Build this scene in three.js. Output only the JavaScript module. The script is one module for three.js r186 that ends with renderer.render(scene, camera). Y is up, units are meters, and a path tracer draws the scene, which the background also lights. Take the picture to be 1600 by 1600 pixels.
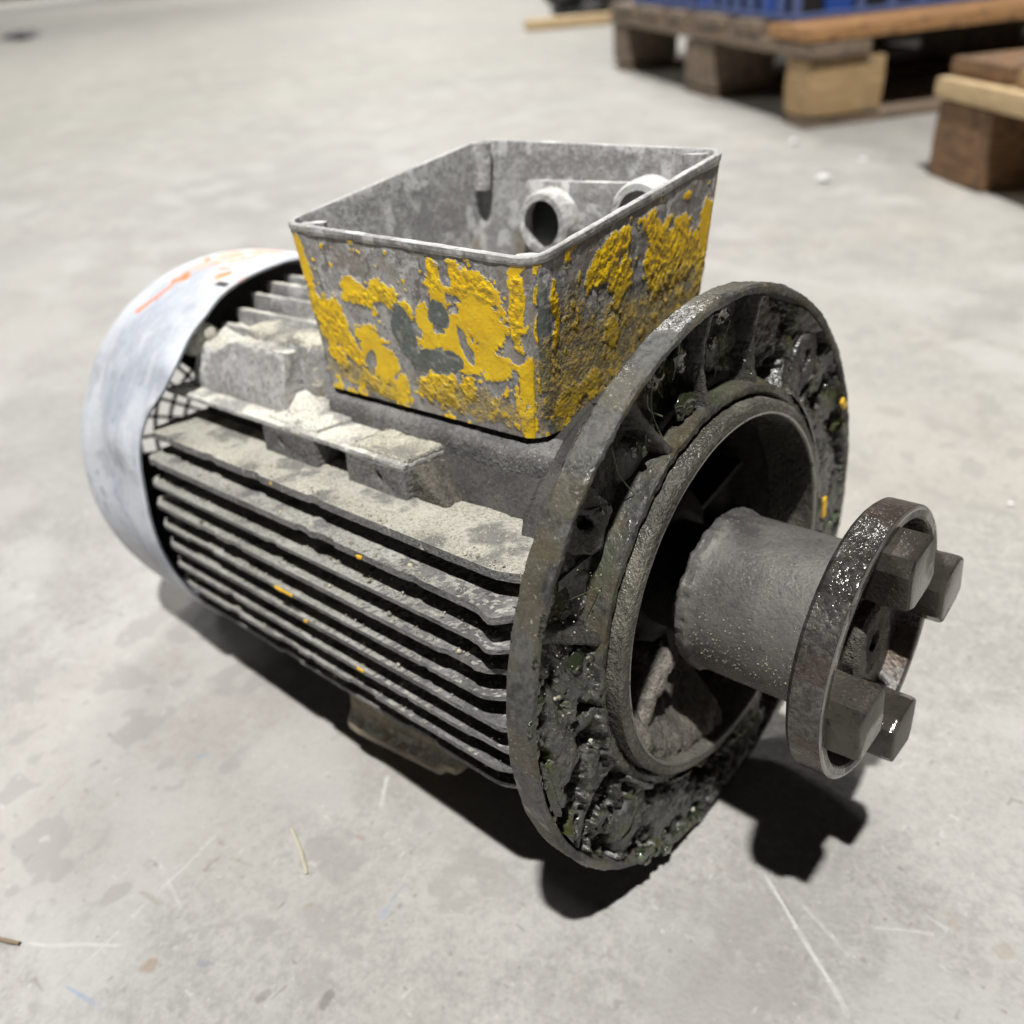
import * as THREE from 'three';
import { mergeGeometries, mergeVertices, toCreasedNormals } from 'three/addons/utils/BufferGeometryUtils.js';
import { ImprovedNoise } from 'three/addons/math/ImprovedNoise.js';

// ---------------------------------------------------------------- camera, light, exposure
const scene = new THREE.Scene();
scene.background = new THREE.Color().setRGB(0.009, 0.009, 0.0095);
const camera = new THREE.PerspectiveCamera(61.67, 1, 0.01, 160);
const camDir = new THREE.Vector3(-0.5805, -0.5523, -0.5983);
camera.position.set(0.10631, 0.2878, 0.20834);
camera.up.set(-0.3133, 0.8297, -0.462);
camera.lookAt(camera.position.clone().add(camDir));
camera.focus = 0.24;
camera.userData.fStop = 8.5;
const renderer = new THREE.WebGLRenderer({ antialias: true });
renderer.setSize(1024, 1024);
renderer.toneMapping = THREE.LinearToneMapping;
renderer.toneMappingExposure = 1.13;
renderer.shadowMap.enabled = true;

// each lamp: [name, centre, aimed at, width, depth, radiance, colour, label]; last two are added to brighten the far floor
const LAMPS = [
  ['unseen_ceiling_lamp', [0.88, 5.90, 1.30], [0, 0.1, 0], 0.22, 0.13, 5700, [1, 0.985, 0.955], 'bright slim LED fitting hanging almost straight above the motor'],
  ['unseen_ceiling_lamp', [-5.2, 3.9, 0.5], [-0.1, 0.1, 0], 1.2, 0.5, 26, [1, 0.98, 0.95], 'wide LED fitting hanging far behind the fan cowl end of the motor'],
  ['unseen_ceiling_lamp', [-4.6, 5.2, -4.8], [-1.2, 0, -2.0], 1.5, 0.6, 85, [1, 0.98, 0.95], 'wide LED fitting hanging over the floor beyond the pallets'],
  ['unseen_ceiling_lamp', [-11, 5.6, -10], [-9, 0, -9], 1.5, 0.6, 260, [1, 0.98, 0.95], 'added fill lamp out of view behind the pallets, brightening the bare floor'],
  ['unseen_ceiling_lamp', [-27, 8, -11], [-27, 0, -11], 1.5, 0.6, 480, [1, 0.98, 0.95], 'added fill lamp out of view, brightening the distant end of the floor'],
];

// ---------------------------------------------------------------- helpers
const MM = 0.001;
let seedState = 7;
function rnd() { seedState = (seedState + 0x6d2b79f5) | 0; let t = Math.imul(seedState ^ (seedState >>> 15), 1 | seedState); t = (t + Math.imul(t ^ (t >>> 7), 61 | t)) ^ t; return ((t ^ (t >>> 14)) >>> 0) / 4294967296; }
const rr = (a, b) => a + (b - a) * rnd();
const clamp = (x, a = 0, b = 1) => Math.min(b, Math.max(a, x));
const sm = (a, b, x) => { const t = clamp((x - a) / (b - a)); return t * t * (3 - 2 * t); };
const mix = (a, b, t) => a + (b - a) * t;
const mix3 = (a, b, t) => [mix(a[0], b[0], t), mix(a[1], b[1], t), mix(a[2], b[2], t)];
const TB = new Float32Array(65536); for (let i = 0; i < 65536; i++) TB[i] = rnd();
function vn(x, y, per, s) {                       // tiling value noise, 0..1
  const xf = Math.floor(x), yf = Math.floor(y), fx = x - xf, fy = y - yf;
  let a = (xf | 0) % per, b = (yf | 0) % per; if (a < 0) a += per; if (b < 0) b += per;
  const a1 = a + 1 === per ? 0 : a + 1, b1 = b + 1 === per ? 0 : b + 1, s2 = s * 2917 + 1, jb = b * 7919 + s2, jc = b1 * 7919 + s2, A = a * 157, C = a1 * 157;
  const p = TB[(A + jb + ((a * b * 13) & 1023)) & 65535], q = TB[(C + jb + ((a1 * b * 13) & 1023)) & 65535], r = TB[(A + jc + ((a * b1 * 13) & 1023)) & 65535], t = TB[(C + jc + ((a1 * b1 * 13) & 1023)) & 65535];
  const u = fx * fx * (3 - 2 * fx), v = fy * fy * (3 - 2 * fy);
  return p + (q - p) * u + (r - p) * v + (p - q - r + t) * u * v;
}
function fb(x, y, per, oct, s, gain = 0.5) {      // x, y in lattice cells of the first octave
  let a = 1, n = 0, t = 0;
  for (let o = 0; o < oct; o++) { n += a * vn(x, y, per, s + o); t += a; x *= 2; y *= 2; per *= 2; a *= gain; }
  return n / t;
}
const IN = new ImprovedNoise();
const n3 = (x, y, z) => IN.noise(x, y, z);
const f3 = (x, y, z, o = 3) => { let a = 1, n = 0; for (let i = 0; i < o; i++) { n += a * IN.noise(x, y, z); x = x * 2.03 + 11.3; y = y * 2.03 + 5.1; z = z * 2.03 + 7.7; a *= 0.5; } return n; };
const enc = (c) => Math.round(255 * clamp(c <= 0.0031308 ? 12.92 * c : 1.055 * Math.pow(c, 1 / 2.4) - 0.055));
function tex(w, h, data, srgb, wrap) {
  const t = new THREE.DataTexture(data, w, h, THREE.RGBAFormat);
  t.magFilter = THREE.LinearFilter; t.minFilter = THREE.LinearMipmapLinearFilter; t.generateMipmaps = true;
  t.wrapS = t.wrapT = wrap; if (srgb) t.colorSpace = THREE.SRGBColorSpace; t.needsUpdate = true; return t;
}
// fn(u, v) -> [r, g, b, height 0..1, roughness]; linear colours
function maps(w, h, fn, wrap = THREE.RepeatWrapping) {
  const c = new Uint8Array(w * h * 4), b = new Uint8Array(w * h * 4), r = new Uint8Array(w * h * 4);
  for (let j = 0, k = 0; j < h; j++) for (let i = 0; i < w; i++, k += 4) {
    const o = fn((i + 0.5) / w, (j + 0.5) / h);
    c[k] = enc(o[0]); c[k + 1] = enc(o[1]); c[k + 2] = enc(o[2]);
    b[k] = b[k + 1] = b[k + 2] = 255 * clamp(o[3]); r[k] = r[k + 1] = r[k + 2] = 255 * clamp(o[4]);
    c[k + 3] = b[k + 3] = r[k + 3] = 255;
  }
  return { map: tex(w, h, c, true, wrap), bumpMap: tex(w, h, b, false, wrap), roughnessMap: tex(w, h, r, false, wrap) };
}
function mat(name, m, o = {}) { const q = new THREE.MeshPhysicalMaterial({ roughness: 1, metalness: 0, ...m, ...o }); q.name = name; return q; }

// ---------------------------------------------------------------- materials (tiles of 100 mm)
const T = (u, v, cells, oct, s, g) => fb(u * cells, v * cells, cells, oct, s, g);
const speck = (u, v, cells, s, thr) => sm(thr, thr + 0.06, vn(u * cells, v * cells, cells, s));
const M = {};
{ // grimy cast metal: dark, with caught grey grit
  const m = maps(1024, 1024, (u, v) => {
    const a = T(u, v, 6, 5, 1), g = T(u, v, 90, 3, 9, 0.7), k = T(u, v, 3, 3, 20);
    let c = mix3([0.085, 0.083, 0.082], [0.215, 0.21, 0.205], sm(0.3, 0.72, a * 0.6 + g * 0.4));
    c = mix3(c, [0.33, 0.325, 0.31], 0.7 * speck(u, v, 260, 31, 0.80) * sm(0.35, 0.6, k));
    c = mix3(c, [0.04, 0.038, 0.036], 0.7 * speck(u, v, 190, 37, 0.84));
    return [...c, 0.35 * a + 0.65 * g, 0.72 + 0.2 * g];
  });
  M.cast = mat('grimy cast metal', m, { bumpScale: 0.0007, metalness: 0.1 });
  M.castDark = mat('dark grimy metal', m, { bumpScale: 0.0006, color: new THREE.Color().setRGB(0.32, 0.31, 0.3) });
}
{ // pale powdery dirt lying on metal
  const m = maps(1024, 1024, (u, v) => {
    const a = T(u, v, 5, 5, 41), g = T(u, v, 120, 3, 49, 0.75), k = T(u, v, 9, 4, 61);
    let c = mix3([0.30, 0.285, 0.235], [0.60, 0.58, 0.49], sm(0.28, 0.7, 0.5 * a + 0.5 * g));
    c = mix3(c, [0.17, 0.165, 0.155], 0.8 * sm(0.54, 0.70, k));
    c = mix3(c, [0.72, 0.69, 0.58], 0.8 * speck(u, v, 230, 71, 0.84));
    c = mix3(c, [0.12, 0.11, 0.09], 0.75 * speck(u, v, 260, 77, 0.84));
    return [...c, 0.3 * a + 0.7 * g, 0.95];
  });
  M.dust = mat('pale powdery dirt', m, { bumpScale: 0.0011 });
  M.dustDull = mat('dull powdery dirt', m, { bumpScale: 0.0013, color: new THREE.Color().setRGB(0.80, 0.80, 0.82) });
  M.dustGrey = mat('grey powdery dirt', m, { bumpScale: 0.0011, color: new THREE.Color().setRGB(0.70, 0.71, 0.77) });
  M.dustWhite = mat('white powdery dirt', m, { bumpScale: 0.0007, color: new THREE.Color().setRGB(1.25, 1.27, 1.35) });
}
{ // bare aluminium, oxidised
  const m = maps(1024, 1024, (u, v) => {
    const a = T(u, v, 5, 5, 81), g = T(u, v, 60, 4, 89, 0.65), k = T(u, v, 14, 4, 95);
    let c = mix3([0.27, 0.265, 0.265], [0.52, 0.515, 0.51], sm(0.3, 0.7, 0.5 * a + 0.5 * g));
    c = mix3(c, [0.70, 0.70, 0.70], 0.7 * sm(0.58, 0.72, k));
    c = mix3(c, [0.12, 0.11, 0.10], 0.7 * speck(u, v, 120, 99, 0.86));
    c = mix3(c, [0.24, 0.19, 0.12], 0.6 * sm(0.60, 0.74, T(u, v, 4, 4, 104)));
    return [...c, 0.4 * a + 0.6 * g, 0.55 + 0.3 * g];
  });
  M.alu = mat('oxidised aluminium', m, { bumpScale: 0.0006, metalness: 0.25 });
}
{ // greasy rim: dark metal, worn, patches of brown and green oil, wet in places
  const m = maps(1024, 1024, (u, v) => {
    const a = T(u, v, 5, 5, 111), g = T(u, v, 70, 4, 119, 0.7), k = T(u, v, 7, 4, 127), w = T(u, v, 10, 4, 135);
    let c = mix3([0.026, 0.026, 0.023], [0.105, 0.102, 0.094], sm(0.3, 0.72, 0.55 * a + 0.45 * g));
    c = mix3(c, [0.085, 0.072, 0.045], 0.6 * sm(0.50, 0.64, k));
    c = mix3(c, [0.05, 0.06, 0.03], 0.6 * sm(0.66, 0.70, T(u, v, 11, 3, 141)));
    c = mix3(c, [0.36, 0.33, 0.26], 0.7 * speck(u, v, 210, 147, 0.89) * sm(0.45, 0.6, k));
    c = mix3(c, [0.07, 0.058, 0.032], 0.5 * sm(0.68, 0.76, T(u, v, 13, 3, 151)));
    return [...c, 0.35 * a + 0.65 * g, mix(0.6, 0.26, sm(0.48, 0.62, w))];
  });
  M.greasy = mat('greasy worn metal', m, { bumpScale: 0.0007, metalness: 0 });
}
{ // black sludge with caught grit
  const m = maps(1024, 1024, (u, v) => {
    const a = T(u, v, 6, 5, 161), g = T(u, v, 60, 4, 169, 0.75), w = T(u, v, 5, 4, 177), gr = sm(0.40, 0.58, T(u, v, 4, 5, 183));
    let c = mix3([0.016, 0.017, 0.014], [0.075, 0.074, 0.068], sm(0.3, 0.75, a * 0.5 + g * 0.5));
    c = mix3(c, [0.098, 0.096, 0.085], gr * 0.85 * sm(0.4, 0.6, g));
    c = mix3(c, [0.5, 0.47, 0.36], 0.8 * speck(u, v, 240, 187, 0.87) * gr);
    c = mix3(c, [0.05, 0.06, 0.012], 0.6 * sm(0.63, 0.7, T(u, v, 9, 3, 191)));
    return [...c, 0.5 * a + 0.5 * g, mix(0.12, 0.42, gr)];
  });
  M.sludge = mat('black oily sludge', m, { bumpScale: 0.0008, specularIntensity: 1 });
}
{ // machined steel sleeve, dull, gritty underneath
  const m = maps(1024, 1024, (u, v) => {
    const a = T(u, v, 4, 5, 201), g = T(u, v, 110, 3, 209, 0.7), l = T(u, v, 14, 3, 215);
    let c = mix3([0.065, 0.063, 0.059], [0.175, 0.168, 0.156], sm(0.3, 0.7, 0.6 * a + 0.15 * g + 0.25 * l));
    c = mix3(c, [0.30, 0.28, 0.23], 0.5 * speck(u, v, 170, 221, 0.80) * sm(0.45, 0.6, T(u, v, 6, 4, 229)));
    c = mix3(c, [0.05, 0.05, 0.045], 0.6 * speck(u, v, 150, 227, 0.85));
    return [...c, 0.3 * a + 0.7 * g, 0.5 + 0.25 * g];
  });
  M.steel = mat('dull steel', m, { bumpScale: 0.00025, metalness: 0.4 });
}
{ // oily coupling steel: near black oil, rust-brown patches, worn silver
  const m = maps(1024, 1024, (u, v) => {
    const a = T(u, v, 4, 5, 231), g = T(u, v, 70, 4, 239, 0.75), w = T(u, v, 6, 4, 247), k = T(u, v, 5, 4, 253);
    let c = mix3([0.05, 0.046, 0.043], [0.17, 0.16, 0.15], sm(0.3, 0.7, 0.5 * a + 0.5 * g));
    c = mix3(c, [0.09, 0.055, 0.038], 0.55 * sm(0.52, 0.64, k));
    c = mix3(c, [0.3, 0.27, 0.18], 0.7 * speck(u, v, 170, 259, 0.88));
    return [...c, 0.3 * a + 0.7 * g, mix(0.48, 0.17, sm(0.45, 0.6, w))];
  });
  M.oily = mat('oily dark steel', m, { bumpScale: 0.00045, metalness: 0.55 });
  
}
M.castWet = mat('wet grimy cast metal', { map: M.cast.map, bumpMap: M.cast.bumpMap, roughnessMap: M.greasy.roughnessMap }, { bumpScale: 0.0009, metalness: 0.1, color: new THREE.Color().setRGB(0.36, 0.355, 0.32) });
M.jaw = mat('jaw steel', { map: M.steel.map, bumpMap: M.steel.bumpMap, roughnessMap: M.oily.roughnessMap }, { bumpScale: 0.0002, metalness: 0.5, color: new THREE.Color().setRGB(0.50, 0.46, 0.42) });
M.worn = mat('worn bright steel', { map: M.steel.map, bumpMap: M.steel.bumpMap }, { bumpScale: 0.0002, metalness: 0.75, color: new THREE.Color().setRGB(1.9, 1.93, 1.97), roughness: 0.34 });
M.mud = mat('grey brown mud', { map: M.cast.map, bumpMap: M.dust.bumpMap }, { bumpScale: 0.0014, color: new THREE.Color().setRGB(0.62, 0.57, 0.48), roughness: 0.8 });
M.aluPale = mat('dusty aluminium', { map: M.alu.map, bumpMap: M.alu.bumpMap, roughnessMap: M.alu.roughnessMap }, { bumpScale: 0.0005, color: new THREE.Color().setRGB(1.15, 1.15, 1.13) });
M.aluMid = mat('dusty aluminium', { map: M.alu.map, bumpMap: M.alu.bumpMap, roughnessMap: M.alu.roughnessMap }, { bumpScale: 0.0005, metalness: 0.2, color: new THREE.Color().setRGB(0.92, 0.92, 0.91) });
M.greasyDirt = mat('gritty grease', { map: M.cast.map, bumpMap: M.dust.bumpMap, roughnessMap: M.greasy.roughnessMap }, { bumpScale: 0.001, metalness: 0.1, color: new THREE.Color().setRGB(0.75, 0.72, 0.6) });
M.mudPale = mat('tan mud', { map: M.cast.map, bumpMap: M.dust.bumpMap }, { bumpScale: 0.001, color: new THREE.Color().setRGB(1.5, 1.32, 1.0), roughness: 0.85 });
M.mudLight = mat('grey gritty mud', { map: M.cast.map, bumpMap: M.dust.bumpMap }, { bumpScale: 0.0014, color: new THREE.Color().setRGB(1.05, 0.98, 0.86), roughness: 0.85 });
M.bore = mat('near black metal', { map: M.cast.map, bumpMap: M.cast.bumpMap }, { bumpScale: 0.0006, color: new THREE.Color().setRGB(0.16, 0.155, 0.15), roughness: 0.5, specularIntensity: 0.5 });  // much darker tint of the cast metal, for bore and shaft
M.black = mat('black plastic and hole shade', {}, { color: new THREE.Color().setRGB(0.012, 0.012, 0.013), roughness: 0.6 });
M.slime = mat('dark green grease', {}, { color: new THREE.Color().setRGB(0.022, 0.028, 0.014), roughness: 0.14, clearcoat: 1, clearcoatRoughness: 0.05 });
M.slimePale = mat('cloudy green grease', {}, { color: new THREE.Color().setRGB(0.22, 0.27, 0.17), roughness: 0.06, transmission: 0.6, thickness: 0.002, ior: 1.45, attenuationColor: new THREE.Color().setRGB(0.18, 0.32, 0.12), attenuationDistance: 0.003 });
M.yellow = mat('yellow paint', {}, { color: new THREE.Color().setRGB(0.80, 0.47, 0.012), roughness: 0.45 });
M.crumb = mat('pale dirt crumbs', {}, { color: new THREE.Color().setRGB(0.42, 0.40, 0.33), roughness: 0.95 });
M.white = mat('white plastic scrap', {}, { color: new THREE.Color().setRGB(0.8, 0.8, 0.8), roughness: 0.6 });

// ---------------------------------------------------------------- geometry helpers (millimetres, motor axes: x along the shaft, y up, z to the fin side)
const D2 = Math.PI / 180;
const motorQ = new THREE.Quaternion().setFromAxisAngle(new THREE.Vector3(0, 0, 1), 4 * D2).multiply(new THREE.Quaternion().setFromAxisAngle(new THREE.Vector3(1, 0, 0), -8 * D2));
const motorQi = motorQ.clone().invert();
const BASE = new THREE.Vector3(0, -100.4, 0).applyQuaternion(motorQi);   // point of the floor under the flange, in motor axes
const toWorldY = (x, y, z) => new THREE.Vector3(x, y, z).applyQuaternion(motorQ).y + 100.4;
function boxUV(g, k = 0.01) {
  const p = g.attributes.position, n = g.attributes.normal, uv = new Float32Array(p.count * 2);
  for (let i = 0; i < p.count; i += 3) {
    let nx = 0, ny = 0, nz = 0; for (let j = 0; j < 3; j++) { nx += n.getX(i + j); ny += n.getY(i + j); nz += n.getZ(i + j); }
    const ax = Math.abs(nx), ay = Math.abs(ny), az = Math.abs(nz);
    for (let j = 0; j < 3; j++) {
      const x = p.getX(i + j), y = p.getY(i + j), z = p.getZ(i + j);
      const [u, v] = ay >= ax && ay >= az ? [x, z + 31] : az >= ax ? [x + 17, y] : [z + 53, y + 11];
      uv[2 * (i + j)] = u * k; uv[2 * (i + j) + 1] = v * k;
    }
  }
  g.setAttribute('uv', new THREE.BufferAttribute(uv, 2)); return g;
}
function cylUV(g, k = 0.01) {                      // round the x axis: whole tiles round, millimetres along
  const p = g.attributes.position, uv = new Float32Array(p.count * 2); let R = 0; for (let i = 0; i < p.count; i++) R = Math.max(R, Math.hypot(p.getY(i), p.getZ(i)));
  const w = Math.max(1, Math.round(2 * Math.PI * R * k));
  for (let i = 0; i < p.count; i += 3) { const a0 = Math.atan2(p.getZ(i), p.getY(i)); for (let j = 0; j < 3; j++) { const y = p.getY(i + j), z = p.getZ(i + j); let a = Math.atan2(z, y); if (a - a0 > Math.PI) a -= 2 * Math.PI; if (a0 - a > Math.PI) a += 2 * Math.PI; uv[2 * (i + j)] = a / 2 / Math.PI * w; uv[2 * (i + j) + 1] = (p.getX(i + j) - Math.hypot(y, z)) * k + 0.37 * w; } }
  g.setAttribute('uv', new THREE.BufferAttribute(uv, 2)); return g;
}
const strip = (g) => { for (const k of Object.keys(g.attributes)) if (k !== 'position') g.deleteAttribute(k); return g; };
// weld, push every vertex along its normal by f(x, y, z), then flat-ready geometry with creased normals and box uv
function finish(g, f, crease = 0.6, uv = true) {
  const round = g.userData.round;
  g = mergeVertices(strip(g.index ? g.clone() : g.clone()), 1e-3);
  if (f) {
    g.computeVertexNormals();
    const p = g.attributes.position, n = g.attributes.normal;
    for (let i = 0; i < p.count; i++) { const x = p.getX(i), y = p.getY(i), z = p.getZ(i), d = f(x, y, z); p.setXYZ(i, x + n.getX(i) * d, y + n.getY(i) * d, z + n.getZ(i) * d); }
    g.deleteAttribute('normal');
  }
  g = toCreasedNormals(g.index ? g : mergeVertices(g), crease);
  if (g.index) g = g.toNonIndexed();
  return uv ? round ? cylUV(g) : boxUV(g) : g;
}
const rough = (amp, fr, oct = 3) => (x, y, z) => amp * f3(x * fr, y * fr, z * fr, oct);
// block with rounded edges; seg in mm
function block(x0, x1, y0, y1, z0, z1, r = 1, seg = 4) {
  const hx = (x1 - x0) / 2, hy = (y1 - y0) / 2, hz = (z1 - z0) / 2;
  const g = new THREE.BoxGeometry(2 * hx, 2 * hy, 2 * hz, Math.max(2, Math.ceil(2 * hx / seg)), Math.max(2, Math.ceil(2 * hy / seg)), Math.max(2, Math.ceil(2 * hz / seg)));
  const p = g.attributes.position; r = Math.min(r, hx, hy, hz);
  for (let i = 0; i < p.count; i++) {
    const v = [p.getX(i), p.getY(i), p.getZ(i)], h = [hx, hy, hz], q = v.map((c, k) => clamp(c, -h[k] + r, h[k] - r)), d = v.map((c, k) => c - q[k]), L = Math.hypot(...d) || 1;
    p.setXYZ(i, ...q.map((c, k) => c + d[k] / L * r));
  }
  return g.translate((x0 + x1) / 2, (y0 + y1) / 2, (z0 + z1) / 2);
}
// surface of revolution about the x axis; prof = [[r, x], ...] subdivided to step; d(th, r, x) may bend it
function latheX(prof, seg = 180, step = 2, closed = false, bend) {
  const P = []; const L = closed ? [...prof, prof[0]] : prof;
  for (let i = 0; i < L.length - 1; i++) { const [r0, x0] = L[i], [r1, x1] = L[i + 1], n = Math.max(1, Math.ceil(Math.hypot(r1 - r0, x1 - x0) / step)); for (let k = 0; k < n; k++) P.push([mix(r0, r1, k / n), mix(x0, x1, k / n)]); }
  P.push(L[L.length - 1]);
  const pos = [], idx = [], m = P.length;
  for (let j = 0; j < seg; j++) { const th = 2 * Math.PI * j / seg; for (const [r, x] of P) { const o = bend ? bend(th, r, x) : [r, x]; pos.push(o[1], o[0] * Math.cos(th), o[0] * Math.sin(th)); } }
  for (let j = 0; j < seg; j++) { const k = (j + 1) % seg; for (let i = 0; i < m - 1; i++) { const a = j * m + i, b = j * m + i + 1, c = k * m + i, e = k * m + i + 1; idx.push(a, c, b, b, c, e); } }
  const g = new THREE.BufferGeometry(); g.setAttribute('position', new THREE.Float32BufferAttribute(pos, 3)); g.setIndex(idx); g.userData.round = true; return g;
}
function tube(pts, r, seg = 20, rad = 6) { return new THREE.TubeGeometry(new THREE.CatmullRomCurve3(pts.map((p) => new THREE.Vector3(...p))), seg, r, rad); }
function noNorm(g) { g = g.index ? g.toNonIndexed() : g; return g; }
function merge(gs) { return gs.length === 1 ? gs[0] : mergeGeometries(gs.map((g) => { g = noNorm(g); for (const k of Object.keys(g.attributes)) if (!['position', 'normal', 'uv'].includes(k)) g.deleteAttribute(k); return g; })); }
const used = {};
const numbered = (n) => { used[n] = (used[n] ?? -1) + 1; return used[n] ? n + '_' + String(used[n]).padStart(3, '0') : n; };
function put(name, g, m, parent, label) { const o = new THREE.Mesh(g, m); o.name = numbered(name); o.castShadow = o.receiveShadow = true; if (label) o.userData.label = label; parent.add(o); return o; }
function thing(name, label, category, group) { const o = new THREE.Group(); o.name = numbered(name); o.userData = { label, category }; if (group) o.userData.group = group; scene.add(o); return o; }
const struct = (o) => { o.userData.kind = 'structure'; return o; };
// a part of the motor, given in millimetres
function part(name, gs, m, parent, label) {
  const g = merge([].concat(gs)).clone(); g.translate(-BASE.x, -BASE.y, -BASE.z).scale(MM, MM, MM);
  return put(name, g, m, parent, label);
}
// two materials on one mesh: faces that carry settled dirt (upward, ragged) get the second one
function dusted(g, thr = 0.55, wob = 0.35, fr = 0.25, more = () => 0) {
  const p = g.attributes.position, a = [], b = [];
  const A = new THREE.Vector3(), B = new THREE.Vector3(), C = new THREE.Vector3();
  for (let i = 0; i < p.count; i += 3) {
    A.fromBufferAttribute(p, i); B.fromBufferAttribute(p, i + 1); C.fromBufferAttribute(p, i + 2);
    const c = A.clone().add(B).add(C).multiplyScalar(1 / 3); B.sub(A); C.sub(A); B.cross(C).normalize();
    ((B.y + wob * f3(c.x * fr, c.y * fr, c.z * fr, 2) > thr + more(c.x)) ? b : a).push(i);
  }
  const out = new THREE.BufferGeometry();
  for (const k of ['position', 'normal', 'uv']) { const s = g.attributes[k], n = s.itemSize, d = new Float32Array(s.array.length); let w = 0; for (const i of [...a, ...b]) { d.set(s.array.subarray(i * n, (i + 3) * n), w); w += 3 * n; } out.setAttribute(k, new THREE.BufferAttribute(d, n)); }
  out.addGroup(0, a.length * 3, 0); out.addGroup(a.length * 3, b.length * 3, 1); return out;
}
function part2(name, g, mats, parent, label) { const q = g.clone(); for (const gr of g.groups) q.addGroup(gr.start, gr.count, gr.materialIndex); q.groups.splice(g.groups.length); q.translate(-BASE.x, -BASE.y, -BASE.z).scale(MM, MM, MM); return put(name, q, mats, parent, label); }

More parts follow.
